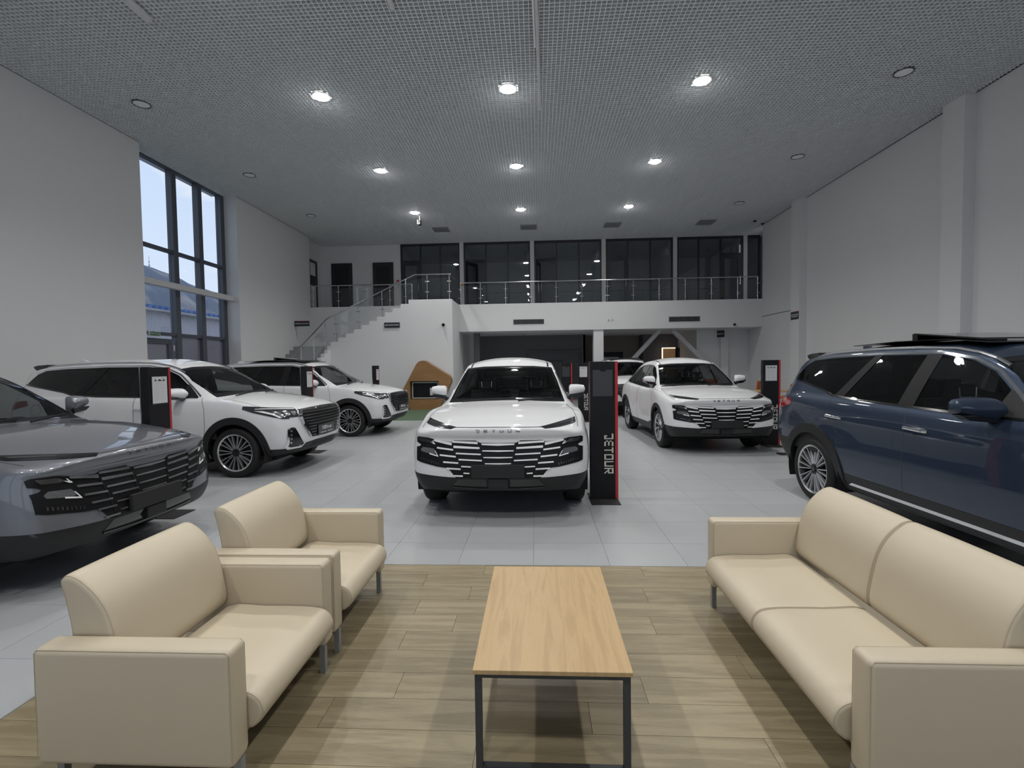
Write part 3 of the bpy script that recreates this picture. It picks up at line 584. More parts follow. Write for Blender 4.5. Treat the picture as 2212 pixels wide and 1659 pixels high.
# ================================================================== PLAYHOUSE + RUG, ORANGE CHAIRS
rug = tag(obj('green_rug', MB().box(-5.6, -2.9, 14.15, 17.98, 0.0005, .012), M_rug), 'green carpet in front of the wooden playhouse', 'rug')
ph = thing('playhouse_panel', 'rounded wooden playhouse panel with a recessed black screen', 'play panel', (-3.98, 17.5, .012))
def roundpoly(pts, r, n=8):
    out = []
    for i in range(len(pts)):
        p, a, b = Vector(pts[i]), Vector(pts[i-1]), Vector(pts[(i+1) % len(pts)]); rr = r[i] if isinstance(r, (list, tuple)) else r
        u, v = (a-p).normalized(), (b-p).normalized(); ang = u.angle(v); t = rr/math.tan(ang/2); c = p+(u+v).normalized()*(rr/math.sin(ang/2))
        s0, s1 = p+u*t-c, p+v*t-c; a0 = math.atan2(s0.y, s0.x); a1 = math.atan2(s1.y, s1.x); d = (a1-a0+PI) % (2*PI)-PI
        out += [(c.x+rr*math.cos(a0+d*k/n), c.y+rr*math.sin(a0+d*k/n)) for k in range(n+1)]
    return out
outer = roundpoly([(-.58,0), (.46,0), (.98,1.12), (-.195,1.865), (-.89,.60)], [.05,.05,.22,.28,.08])
def ring_prism(outer, hole, y0, y1):
    """panel with a rectangular hole"""
    bm = bmesh.new()
    vo = [bm.verts.new((p[0], y0, p[1])) for p in outer]; vh = [bm.verts.new((p[0], y0, p[1])) for p in hole]
    es = [bm.edges.new((vo[i], vo[(i+1) % len(vo)])) for i in range(len(vo))]+[bm.edges.new((vh[i], vh[(i+1) % len(vh)])) for i in range(len(vh))]
    bmesh.ops.triangle_fill(bm, use_beauty=True, use_dissolve=False, edges=es)
    g = bmesh.ops.extrude_face_region(bm, geom=bm.faces[:]); bmesh.ops.translate(bm, vec=(0, y1-y0, 0), verts=[v for v in g['geom'] if isinstance(v, bmesh.types.BMVert)])
    bmesh.ops.recalc_face_normals(bm, faces=bm.faces[:]); me = bpy.data.meshes.new('panel'); bm.to_mesh(me); bm.free(); return me
hole = [(-.57,.36), (.47,.36), (.47,1.02), (-.57,1.02)]
link('panel', ring_prism(outer, hole, 0, .35), M_standwood, ph)
obj('white_edge', MB().prism([(a*1.03+.0, b*1.022) for a, b in outer], 'y', .351, .40), M_white, ph)
sc_ = obj('screen', MB().box(-.53,.43,.16,.24,.385,.985), M_white, ph, bevel=.008); obj('display', MB().box(-.49,.39,.156,.16,.425,.945), M_black, sc_)
def lounge(loc, rzz, label):
    c = thing('lounge_chair', label, 'chair', loc, rzz, 'orange leather chairs by the right wall')
    obj('backrest', MB().prism([(.18,.42),(.26,.42),(.36,.98),(.29,1.0)], 'y', -.24, .24), M_orange, c, bevel=.02); obj('seat', MB().box(-.28,.26,-.25,.25,.36,.46), M_orange, c, bevel=.03, seg=3)
    for s_ in (-1, 1): obj('armrest', MB().prism([(-.22,.58),(.24,.62),(.24,.68),(-.22,.63)], 'y', s_*.25-.03, s_*.25+.03), M_orange, c, bevel=.01)
    for a in range(4):
        aa = a*PI/2+.4; obj('leg', MB().bar((0,0,.1), (.28*math.cos(aa), .28*math.sin(aa), .03), .04, .04), M_steel, c)
    obj('stem', MB().cyl((0,0,.08),(0,0,.37),.03), M_steel, c)
lounge((6.85, 15.6, 0), -1.5, 'orange leather chair behind the right white SUV, its back showing above the bonnet')
lounge((6.35, 13.3, 0), -.6, 'orange leather chair between the right totem and the blue SUV')
lounge((6.15, 17.6, 0), -2.2, 'farther orange leather chair half hidden by the right white SUV mirror')
tb = thing('desk', 'light wooden desk beside the blue SUV near the right wall', 'desk', (6.9, 14.4, 0)); obj('desktop', MB().box(-.7,.7,-.4,.4,.72,.75), M_table, tb, bevel=.004)
for a, b in ((-.64,-.34),(.64,-.34),(-.64,.34),(.64,.34)): obj('leg', MB().box(a-.025,a+.025,b-.025,b+.025,0,.72), M_legm, tb)
def tube_loop(pts, r, n=5):
    """one continuous thin tube along a polyline in a plane of constant y"""
    mb = MB(); vs = []; k = len(pts)
    for i, p in enumerate(pts):
        d = (Vector(pts[min(i+1, k-1)])-Vector(pts[max(i-1, 0)])).normalized(); u = Vector((0, 1, 0)); w = d.cross(u)
        vs += [Vector(p)+(u*math.cos(2*PI*j/n)+w*math.sin(2*PI*j/n))*r for j in range(n)]
    return mb.add(vs, [(i*n+j, i*n+(j+1) % n, (i+1)*n+(j+1) % n, (i+1)*n+j) for i in range(k-1) for j in range(n)])
# ================================================================== LOUNGE FURNITURE
def cushion(name, prof, y0, y1, r, parent, m, puff=0.0, seam=True):
    """soft extrusion of an (x,z) profile between y0 and y1 with rounded ends"""
    P = np.array(prof); c = P.mean(0); st = []
    for k in range(5):
        a = k/4*PI/2; st.append((y0+r*(1-math.sin(a)) if k else y0+r, 1-.0))
    ys = [y0+r*(1-math.cos(a)) for a in np.linspace(0, PI/2, 5)]; ins = [r*(1-math.sin(a)) for a in np.linspace(0, PI/2, 5)]
    mid = list(np.linspace(y0+r, y1-r, 12))[1:-1]
    allst = list(zip(ys, ins))+[(y, 0.0) for y in mid]+[(y0+y1-y, i) for y, i in list(zip(ys, ins))[::-1]]
    vs = []; n = len(P); ext = np.abs(P-c).max()
    nrm = []
    for i in range(n):
        t = P[(i+1) % n]-P[i-1]; q = np.array([t[1], -t[0]]); nrm.append(q/np.linalg.norm(q))
    nrm = np.array(nrm)
    if np.sum(nrm*(P-c)) < 0: nrm = -nrm
    for y, i in allst:
        u = (y-y0)/(y1-y0); b = puff*(4*u*(1-u))**.6
        for p, q in zip(P, nrm): w = p+q*(b*(1 if q[1] > -.2 else 0)-i); vs.append((w[0], y, w[1]))
    k = len(allst)
    fs = [(a*n+i, a*n+(i+1) % n, (a+1)*n+(i+1) % n, (a+1)*n+i) for a in range(k-1) for i in range(n)]+[tuple(range(n)), tuple(range(k*n-1, (k-1)*n-1, -1))]
    mb = MB(); mb.add(vs, fs); o = obj(name, mb, m, parent, smooth=True)
    if seam:
        for yy in (y0+r*.35, y1-r*.35):
            pts = [(p[0]+q[0]*(-r*.2), yy, p[1]+q[1]*(-r*.2)) for p, q in zip(P, nrm)]; obj('piping', tube_loop(pts+[pts[0]], .0016), M_seam, o, smooth=True)
    return o
def spline(pts, n=4):
    out = []; k = len(pts)
    for i in range(k):
        p0, p1, p2, p3 = (np.array(pts[(i+d) % k], float) for d in (-1, 0, 1, 2))
        for t in np.linspace(0, 1, n, endpoint=False): out.append(tuple(.5*(2*p1+(p2-p0)*t+(2*p0-5*p1+4*p2-p3)*t*t+(3*p1-p0-3*p2+p3)*t**3)))
    return out
SEATP = spline([(-.50,.355), (-.30,.360), (-.11,.360), (-.02,.352), (.020,.335), (.043,.305), (.049,.275), (.041,.245), (.020,.222), (-.02,.207), (-.20,.20), (-.50,.20)], 3)
BACKP = spline([(-.69,.40), (-.70,.57), (-.722,.70), (-.737,.76), (-.727,.785), (-.70,.794), (-.655,.775), (-.60,.725), (-.56,.665), (-.533,.59), (-.512,.48), (-.505,.42), (-.515,.375), (-.55,.355), (-.64,.355)], 3)
def seat_unit(kind, label, cat, loc, rzz, W, nseat, group):
    t = thing(kind, label, cat, loc, rzz, group); aw = .108
    for y0, nm in ((0, 'armrest'), (W-aw, 'armrest')):
        a = obj(nm, MB().box(-.745, 0, y0, y0+aw, .135, .572), M_leather, t, bevel=.026, seg=5); 
        for f in a.data.polygons: f.use_smooth = True
        for yy in (y0+.0065, y0+aw-.0065): obj('piping', tube_loop([(-.742, yy, .16), (-.737, yy, .552), (-.725, yy, .5645), (-.020, yy, .5645), (-.0075, yy, .552), (-.0075, yy, .16)], .0016), M_seam, a)
    obj('base_frame', MB().box(-.735, -.055, aw, W-aw, .145, .215), M_leather, t, bevel=.012, seg=3)
    inner = W-2*aw; w1 = inner/nseat
    for k in range(nseat):
        y0 = aw+.003+k*w1; y1 = aw-.003+(k+1)*w1
        cushion('seat_cushion', SEATP, y0, y1, .016, t, M_leather, .003)
        cushion('back_cushion', BACKP, y0, y1, .020, t, M_leather, .004)
    for x0 in (-.034, -.72):
        for y0 in (.055, W-.075-.03): obj('leg', MB().box(x0, x0+.028, y0, y0+.028, 0, .14), M_legm, t)
    return t
seat_unit('armchair', 'cream leather armchair nearest the camera, left of the coffee table', 'armchair', (-1.10, 1.662, 0), 0, .882, 1, 'cream leather armchairs')
seat_unit('armchair', 'cream leather armchair standing behind the nearer one, next to the tiled floor', 'armchair', (-1.10, 2.566, 0), 0, .880, 1, 'cream leather armchairs')
seat_unit('sofa', 'cream leather two-seat sofa on thin grey legs in front of the blue SUV', 'sofa', (1.10, 3.262, 0), PI, 1.59, 2, None)
ct = thing('coffee_table', 'low coffee table with oak top and dark grey steel loop legs', 'table', (.045, 2.315, 0))
obj('tabletop', MB().box(-.303, .303, -.485, .485, .400, .418), M_table, ct, bevel=.0015, seg=1)
for s_ in (-1, 1):
    y = s_*.45
    obj('leg_frame', MB().box(-.298,-.272,y-.013,y+.013,0,.400).box(.272,.298,y-.013,y+.013,0,.400).box(-.272,.272,y-.013,y+.013,.374,.400).box(-.272,.272,y-.013,y+.013,0,.022), M_tablem, ct)
for s_ in (-.285, .285): obj('side_rail', MB().box(s_-.013, s_+.013, -.437, .437, .374, .400), M_tablem, ct)
# ================================================================== CARS
def paint(name, col, metal=0.0, rough=.28, flake=0.0): return mat(name, col, rough, metal=metal, coat=1.0, noise=.015, nscale=3, spec=.1)
P_white = paint('white_car_paint', (.72, .725, .74), rough=.6)
P_grey = paint('grey_metallic_paint', (.19, .20, .225), .5, .4)
P_blue = paint('blue_metallic_paint', (.030, .046, .080), .45, .4)
M_clad = mat('black_cladding', (.010, .010, .0115), .5, noise=.1, bump=.05, bscale=300)
M_gloss = mat('piano_black', (.006, .006, .007), .12, coat=.6, noise=.02)
M_under = mat('underbody_black', (.006, .006, .007), .9, noise=.1)
M_tyre = mat('tyre_rubber', (.007, .007, .0075), .65, noise=.08)
M_rimd = mat('rim_dark', (.03, .031, .034), .4, metal=.4, noise=.05)
M_rims = mat('rim_machined', (.66, .67, .69), .25, metal=.85, noise=.03)
M_int = mat('interior_black', (.012, .012, .013), .7, noise=.1)
M_seat = mat('seat_black', (.018, .018, .02), .55, noise=.1)
M_lens = mat('lamp_lens', (.035, .038, .042), .06, coat=1.0, noise=.05)
M_lensb = mat('lamp_bright', (.55, .56, .58), .1, metal=.8, noise=.2, nscale=60)
M_tail = mat('tail_lamp_red', (.25, .010, .012), .1, coat=1.0, noise=.05)
M_gap = mat('panel_gap', (.05, .05, .055), .8, noise=.02)
M_grblk = mat('grille_black', (.008, .008, .009), .38, noise=.05, spec=.25)
M_letter = mat('dark_chrome', (.26,.265,.28), .2, metal=.8, noise=.03)
G_wind = glass('windscreen_glass', (.60, .63, .62), ior=1.52)
G_side = glass('tinted_glass', (.40, .42, .42), ior=1.52)
G_priv = glass('privacy_glass', (.06, .065, .07), ior=1.52)

def pchip(pts):
    xs = np.array([p[0] for p in pts], float); ys = np.array([p[1] for p in pts], float)
    o = np.argsort(xs); xs, ys = xs[o], ys[o]; h = np.diff(xs); d = np.diff(ys)/h; m = np.zeros(len(xs))
    for i in range(1, len(xs)-1):
        if d[i-1]*d[i] > 0: w1 = 2*h[i]+h[i-1]; w2 = h[i]+2*h[i-1]; m[i] = (w1+w2)/(w1/d[i-1]+w2/d[i])
    m[0] = d[0]; m[-1] = d[-1]
    def f(x):
        x = min(max(x, xs[0]), xs[-1]); i = min(max(np.searchsorted(xs, x)-1, 0), len(h)-1); t = (x-xs[i])/h[i]
        return float((1+2*t)*(1-t)**2*ys[i]+t*(1-t)**2*h[i]*m[i]+t*t*(3-2*t)*ys[i+1]+t*t*(t-1)*h[i]*m[i+1])
    return f
def table(rows, cols):
    return {c: pchip([(r[0], r[k+1]) for r in rows if r[k+1] is not None]) for k, c in enumerate(cols)}
COLS = ('zb', 'wb', 'wm', 'zm', 'zs', 'ws', 'zt', 'wt', 'zc', 'n')
NA, NB_, NC, ND = 9, 11, 13, 13
def section(tb, x):
    g = {c: tb[c](x) for c in COLS}; pts = []
    def bez(a, c, b, n, end=False):
        for k in range(n+(1 if end else 0)): t = k/n; pts.append(((1-t)**2*a[0]+2*t*(1-t)*c[0]+t*t*b[0], (1-t)**2*a[1]+2*t*(1-t)*c[1]+t*t*b[1]))
    A = (g['wb'], g['zb']); Bm = (g['wm'], g['zm']); C_ = (g['ws'], g['zs']); D_ = (g['wt'], g['zt'])
    bez(A, (g['wm']+.004, g['zb']+.30*(g['zm']-g['zb'])), Bm, NA)
    bez(Bm, (g['wm']-.012, g['zs']-.10*(g['zs']-g['zm'])), C_, NB_)
    bez(C_, ((C_[0]+D_[0])/2+.018*min(1, (g['zt']-g['zs'])/.3), (C_[1]+D_[1])/2), D_, NC)
    for k in range(ND+1): u = 1-math.sin(k/ND*PI/2)**1.0 if False else 1-k/ND; pts.append((g['wt']*u, g['zc']-(g['zc']-g['zt'])*u**g['n']))
    return pts
def loft(spec):
    """closed car shell from section tables: returns bmesh of the smooth outer body"""
    tb = table(spec['rows'], COLS); x1, x0 = spec['x1'], spec['x0']
    fl = .14; xs = [x0+fl*(1-math.cos(a)) for a in np.linspace(0, PI/2, 6)]
    xs += list(np.arange(x0+fl+.045, x1-fl-.02, .045)); xs += [x1-fl*(1-math.cos(a)) for a in np.linspace(PI/2, 0, 6)]
    core = spec['core']
    def inset(pts, e):
        k = spec['fil']*(1-math.sqrt(max(0, 1-e*e)))
        return [(y*(1-k), core+(z-core)*(1-k*.55)) for y, z in pts]
    def defo(x, y, z):
        ay = abs(y)/.95
        if x > spec['fa']:
            t = (x-spec['fa'])/(x1-spec['fa']); s = t*t*(3-2*t); xx = x-(x1-spec['xf'](z))*t-spec['fb']*ay**spec['fp']*s; return xx
        if x < spec['ra']:
            t = (spec['ra']-x)/(spec['ra']-x0); s = t*t*(3-2*t); return x+(spec['xr'](z)-x0)*t+spec['rb']*ay**spec['rp']*s
        return x
    bm = bmesh.new(); rings = []
    for x in xs:
        p = section(tb, x)
        if x > x1-fl: p = inset(p, (x-(x1-fl))/fl)
        elif x < x0+fl: p = inset(p, ((x0+fl)-x)/fl)
        half = [(x, y, z) for y, z in p]
        ring = [(x, -y, z) for x, y, z in half]+[(x, y, z) for x, y, z in half[-2::-1]]
        rings.append(ring)
    V = [[bm.verts.new((defo(*q), q[1], q[2])) for q in r] for r in rings]; n = len(V[0]); K = (n+1)//2
    for a in range(len(V)-1):
        for i in range(n-1): bm.faces.new((V[a][i], V[a+1][i], V[a+1][i+1], V[a][i+1]))
        bm.faces.new((V[a][n-1], V[a+1][n-1], V[a+1][0], V[a][0]))
    for a, flip in ((0, True), (len(V)-1, False)):
        R_ = rings[a]; G = []; cols = 26
        for t in range(K):
            l, r = R_[t], R_[n-1-t]
            if t == K-1: G.append([V[a][t]]*(cols+1)); continue
            row = [V[a][t]]
            for c in range(1, cols): f = c/cols; y = l[1]+(r[1]-l[1])*f; row.append(bm.verts.new((defo(l[0], y, l[2]), y, l[2])))
            row.append(V[a][n-1-t]); G.append(row)
        for t in range(K-1):
            for c in range(cols):
                q = [G[t][c], G[t][c+1], G[t+1][c+1], G[t+1][c]]; q = [v for i, v in enumerate(q) if v not in q[:i]]
                if len(q) > 2:
                    try: bm.faces.new(q)
                    except ValueError: pass
    bmesh.ops.recalc_face_normals(bm, faces=bm.faces[:])
    bm.normal_update(); return bm

def inpoly(p, poly):
    x, y = p; c = False; j = len(poly)-1
    for i in range(len(poly)):
        xi, yi = poly[i]; xj, yj = poly[j]
        if (yi > y) != (yj > y) and x < (xj-xi)*(y-yi)/(yj-yi)+xi: c = not c
        j = i
    return c
AX = {'side': (0, 2), 'front': (1, 2), 'top': (0, 1)}
def cut(bm, poly, view, filt):
    a, b = AX[view]; k = 3-a-b; xs = [p[0] for p in poly]; ys = [p[1] for p in poly]; bx = (min(xs)-.01, max(xs)+.01, min(ys)-.01, max(ys)+.01)
    def box(f): q = [(v.co[a], v.co[b]) for v in f.verts]; return min(p[0] for p in q), max(p[0] for p in q), min(p[1] for p in q), max(p[1] for p in q)
    cand = set()
    for f in bm.faces:
        if filt(f.calc_center_median(), f.normal):
            q = box(f)
            if q[1] > bx[0] and q[0] < bx[1] and q[3] > bx[2] and q[2] < bx[3]: cand.add(f)
    for i in range(len(poly)):
        p, q = poly[i], poly[(i+1) % len(poly)]; dx, dy = q[0]-p[0], q[1]-p[1]; L = math.hypot(dx, dy)
        if L < 1e-6: continue
        nx, ny = -dy/L, dx/L; sx0, sx1, sy0, sy1 = min(p[0], q[0])-.002, max(p[0], q[0])+.002, min(p[1], q[1])-.002, max(p[1], q[1])+.002; seg = []
        for f in cand:
            c = box(f)
            if c[1] < sx0 or c[0] > sx1 or c[3] < sy0 or c[2] > sy1: continue
            ds = [(v.co[a]-p[0])*nx+(v.co[b]-p[1])*ny for v in f.verts]
            if min(ds) < -1e-5 and max(ds) > 1e-5: seg.append(f)
        if not seg: continue
        co = [0,0,0]; no = [0,0,0]; co[a], co[b] = p; no[a], no[b] = nx, ny
        geom = set(seg)
        for f in seg: geom.update(f.edges); geom.update(f.verts)
        r = bmesh.ops.bisect_plane(bm, geom=list(geom), dist=1e-5, plane_co=co, plane_no=no)
        cand.update(g for g in r['geom'] if isinstance(g, bmesh.types.BMFace)); cand = {f for f in cand if f.is_valid}
    return [f for f in cand if inpoly((lambda c: (c[a], c[b]))(f.calc_center_median()), poly)]
def sub(bm, filt):
    """copy of the faces that pass the filter"""
    nb = bmesh.new(); mp_ = {}
    for f in bm.faces:
        if filt(f.calc_center_median(), f.normal):
            vs = []
            for v in f.verts:
                if v not in mp_: mp_[v] = nb.verts.new(v.co)
                vs.append(mp_[v])
            nb.faces.new(vs)
    nb.normal_update(); return nb
def faces_mesh(bm, faces, name, off=0.0, thick=0.0):
    me = bpy.data.meshes.new(name); nb = bmesh.new(); mp_ = {}
    nrm = {}
    for f in faces:
        for v in f.verts: nrm.setdefault(v, Vector()); nrm[v] += f.normal*f.calc_area()
    for f in faces:
        vs = []
        for v in f.verts:
            if v not in mp_: n = nrm[v].normalized(); mp_[v] = (nb.verts.new(v.co+n*off), n)
            vs.append(mp_[v][0])
        try: g = nb.faces.new(vs); g.smooth = True
        except ValueError: pass
    if thick:
        rim = [e for e in nb.edges if len(e.link_faces) == 1]; nn = {o: n for o, n in mp_.values()}; low = {}
        for e in rim:
            for v in e.verts:
                if v not in low: low[v] = nb.verts.new(v.co-nn[v]*thick)
        for e in rim:
            u, w = e.verts; l = e.link_loops[0]
            if l.vert != u: u, w = w, u
            nb.faces.new((w, u, low[u], low[w]))
            e.smooth = False
    nb.to_mesh(me); nb.free(); return me
def region(base, bbox_poly, view, filt):
    xs = [p[0] for p in bbox_poly]; ys = [p[1] for p in bbox_poly]; a, b = AX[view]; m_ = .12
    return sub(base, lambda c, n: filt(c, n) and min(xs)-m_ < c[a] < max(xs)+m_ and min(ys)-m_ < c[b] < max(ys)+m_)
def decal(base, polys, view, filt, name, m, parent, off=.004, thick=.006):
    """raised pieces lying on the body, one part per outline"""
    o = None
    for poly in polys:
        nb = region(base, poly, view, filt); fs = cut(nb, poly, view, lambda c, n: True)
        if fs:
            q = link(name, faces_mesh(nb, fs, name, off, thick), m, parent); o = o or q
        nb.free()
    return o
def take(bm, poly, view, filt, name, m, parent, off=0.0, thick=0.0, keep=False):
    """cut a patch out of the body shell and make it a part of its own"""
    fs = cut(bm, poly, view, filt)
    if not fs: return None
    o = link(name, faces_mesh(bm, fs, name, off, thick), m, parent)
    if not keep: bmesh.ops.delete(bm, geom=fs, context='FACES')
    return o
def strip(pts, w):
    """thin outline along a polyline"""
    P = [Vector(p) for p in pts]; L, R = [], []
    for i in range(len(P)):
        d = (P[min(i+1, len(P)-1)]-P[max(i-1, 0)]).normalized(); n = Vector((-d.y, d.x))*w/2; L.append(tuple(P[i]+n)); R.append(tuple(P[i]-n))
    return L+R[::-1]
def circ(cx, cz, r, n=40): return [(cx+r*math.cos(2*PI*i/n), cz+r*math.sin(2*PI*i/n)) for i in range(n)]
def mir(poly): return [(-p[0], p[1]) for p in poly][::-1]
RIGHT = lambda c, n: c.y < 0 and n.y < -.12
LEFT = lambda c, n: c.y > 0 and n.y > .12

def wheel_parts(style, R, rr):
    """shared meshes: tyre, rim (dark), spokes (bright), hub; axis along y, outer face at y=0 pointing -y"""
    W = .235
    ty = MB().rev([(rr-.008,.012),(rr+.012,.0),(R-.05,-.004),(R-.018,.012),(R-.002,.038),(R,.06),(R,W-.06),(R-.004,W-.03),(R-.05,W),(rr,W)], (0,0,0), 'y', 48).mesh('tyre', smooth=True)
    grooves = MB()
    rim = MB().rev([(rr,.02),(rr-.012,.03),(rr-.03,.10),(rr-.035,.20),(.05,.20)], (0,0,0), 'y', 40)
    rim.rev([(.0,.135),(.155,.135),(.155,.15),(0,.15)], (0,0,0), 'y', 30)
    rim.rev([(0,.034),(.056,.034),(.066,.045),(.066,.10),(0,.10)], (0,0,0), 'y', 24)
    rme = rim.mesh('rim', smooth=True)
    sp = MB(); n = 20 if style == 'multi' else 10
    sp.rev([(rr+.004,.006),(rr-.004,.004),(rr-.016,.012),(rr-.016,.03),(rr+.004,.03)], (0,0,0), 'y', 48)
    for k in range(n):
        a = 2*PI*k/n
        if style == 'multi':
            pair = 1 if k % 2 else -1; a = 2*PI*(k//2)/(n/2)+pair*.115; a1 = a+pair*.020
            w0, w1 = .007, .011
        else: a1 = a+.30; w0, w1 = .014, .022
        def pt(r, ang, off, y): return (r*math.cos(ang)-off*math.sin(ang), y, r*math.sin(ang)+off*math.cos(ang))
        r0, r1 = .058, rr-.012; vs = []
        for r, ang, w in ((r0, a, w0), ((r0+r1)/2, (a+a1)/2, (w0+w1)/2), (r1, a1, w1)):
            yy = .030-.018*(r-r0)/(r1-r0); vs += [pt(r, ang, -w/2, yy), pt(r, ang, w/2, yy), pt(r, ang, w/2+.005, yy+.03), pt(r, ang, -w/2-.005, yy+.03)]
        sp.add(vs, [(0,1,5,4),(4,5,9,8),(1,2,6,5),(5,6,10,9),(3,0,4,7),(7,4,8,11)])
    sme = sp.mesh('spokes')
    hub = MB().rev([(0,.020),(.028,.020),(.032,.026),(.032,.04),(0,.04)], (0,0,0), 'y', 20)
    for k in range(5): a = 2*PI*k/5+.3; hub.cyl((.047*math.cos(a),.028,.047*math.sin(a)),(.047*math.cos(a),.04,.047*math.sin(a)),.0085,8)
    hme = hub.mesh('hub')
    for me, m in ((ty, M_tyre), (rme, M_rimd), (sme, M_rims), (hme, M_gloss)): me.materials.append(m)
    return ty, rme, sme, hme
WH = {}
def add_wheel(root, style, x, side, track, R, rr, steer=0.0):
    k = (style, R)
    if k not in WH: WH[k] = wheel_parts(style, R, rr)
    ty, rme, sme, hme = WH[k]
    w = link('wheel', ty, None, root, (x, side*track, R), (0, 0, steer+(PI if side > 0 else 0)))
    link('rim', rme, None, w); link('spokes', sme, None, w); link('hub', hme, None, w)
def mirror_part(root, side, x, y, z, mcap, style):
    """door mirror: painted cap, black lower shell and stalk, mirror glass"""
    cap = MB(); N1, N2 = 14, 10; vs = []
    L, H, D = (.205, .150, .11) if style == 'd' else (.31, .165, .13)
    for i in range(N1+1):
        u = i/N1
        for j in range(N2):
            a = PI*j/(N2-1); hh = H*(1-.45*u**2.4)*(min(1, 6*u+.55)**.6); dd = D*(1-.35*u**2)*(1 if u < .96 else .6)
            if u > .98: hh *= .55
            vs.append((dd*math.sin(a)**.75*.95, side*(L*u), hh*(-math.cos(a))*.5+.02*u))
    fs = [(i*N2+j, i*N2+j+1, (i+1)*N2+j+1, (i+1)*N2+j) for i in range(N1) for j in range(N2-1)]+[tuple(range(N2)), tuple(range((N1+1)*N2-1, N1*N2-1, -1))]
    cap.add(vs, fs); c = obj('mirror_cap', cap, mcap, root, smooth=True); c.location = (x, y+side*.10, z)
    lw = MB(); lw.prism([(0, -.035), (side*.02, -.095), (side*L*.72, -.075), (side*L*.95, -.035)], 'x', -.002, .085)
    obj('mirror_base', lw, M_gloss, c, bevel=.008)
    obj('mirror_stalk', MB().prism([(-side*.10, -.15), (-side*.04, -.155), (side*.08, -.06), (side*.01, -.045)], 'x', .012, .07), M_gloss, c, bevel=.006)
    g = obj('mirror_glass', MB().box(-.012, -.004, min(side*.02, side*.23), max(side*.02, side*.23), -.05, .05), M_chrome, c)
    return c
def interior(root, xs_front, xs_rear, belt, roofz, steer_side=1):
    floor_ = MB().box(-1.7, 1.15, -.72, .72, .32, .42).prism([(1.22, .45), (.62, .55), (.62, .92), (.80, 1.0), (1.22, 1.0)], 'y', -.74, .74)
    obj('dashboard', floor_, M_int, root)
    for nm, x, ys in (('front_seat', xs_front, (-.37, .37)), ('rear_seat', xs_rear, (-.40, .40))):
        for y in ys:
            w = .24 if nm == 'front_seat' else .34
            s_ = obj(nm, MB().prism([(x-.10,.60),(x-.22,1.16),(x-.34,1.16),(x-.26,.52)], 'y', y-w, y+w).prism([(x-.2,.46),(x+.36,.52),(x+.36,.62),(x-.2,.60)], 'y', y-w, y+w), M_seat, root, bevel=.04, seg=3)
            h = obj('headrest', MB().prism([(x-.25,1.20),(x-.27,1.36),(x-.35,1.36),(x-.34,1.20)], 'y', y-.13, y+.13), M_seat, s_, bevel=.03, seg=3)
            obj('headrest_trim', MB().tube([(x-.235, y-.075, 1.33), (x-.232, y-.07, 1.245), (x-.232, y+.07, 1.245), (x-.235, y+.075, 1.33)], .006, 6), M_steel, h)
    st_ = MB(); c = Vector((.52, steer_side*.37, .98)); nrm_ = Vector((-.85, 0, .52)).normalized(); u = Vector((0,1,0)); v = nrm_.cross(u)
    ringp = [c+(u*math.cos(2*PI*i/28)+v*math.sin(2*PI*i/28))*.185 for i in range(29)]; st_.tube(ringp, .016, 8); st_.bar(c-u*.17, c+u*.17, .05, .025, nrm_); st_.bar(c, c+nrm_*-.25, .05, .05)
    obj('steering_wheel', st_, M_int, root)
def liner(root, bm_faces, name='interior_lining'):
    pass
def wells(root, axles, r, w0, w1):
    mb = MB()
    for x in axles:
        for s_ in (-1, 1):
            n = 24; vs = []
            for i in range(n+1): a = -.35+(PI+.7)*i/n; vs += [(x+r*math.cos(a), s_*w0, .36+r*math.sin(a)), (x+r*math.cos(a), s_*w1, .36+r*math.sin(a))]
            mb.add(vs, [(2*i, 2*i+1, 2*i+3, 2*i+2) for i in range(n)]); mb.add([(x+r*math.cos(-.35+(PI+.7)*i/n), s_*w0, .36+r*math.sin(-.35+(PI+.7)*i/n)) for i in range(n+1)], [tuple(range(n+1))])
    mb.box(-1.9, 1.9, -.70, .70, .22, .30)
    obj('wheel_well', mb, M_under, root)
def lining(bm, root):
    """dark inner skin of roof, pillars and doors so the cabin reads dark through the glass"""
    fs = [f for f in bm.faces if f.calc_center_median().z > .55 and -2.15 < f.calc_center_median().x < 1.15]
    link('interior_lining', faces_mesh(bm, fs, 'interior_lining', -.03), M_int, root)

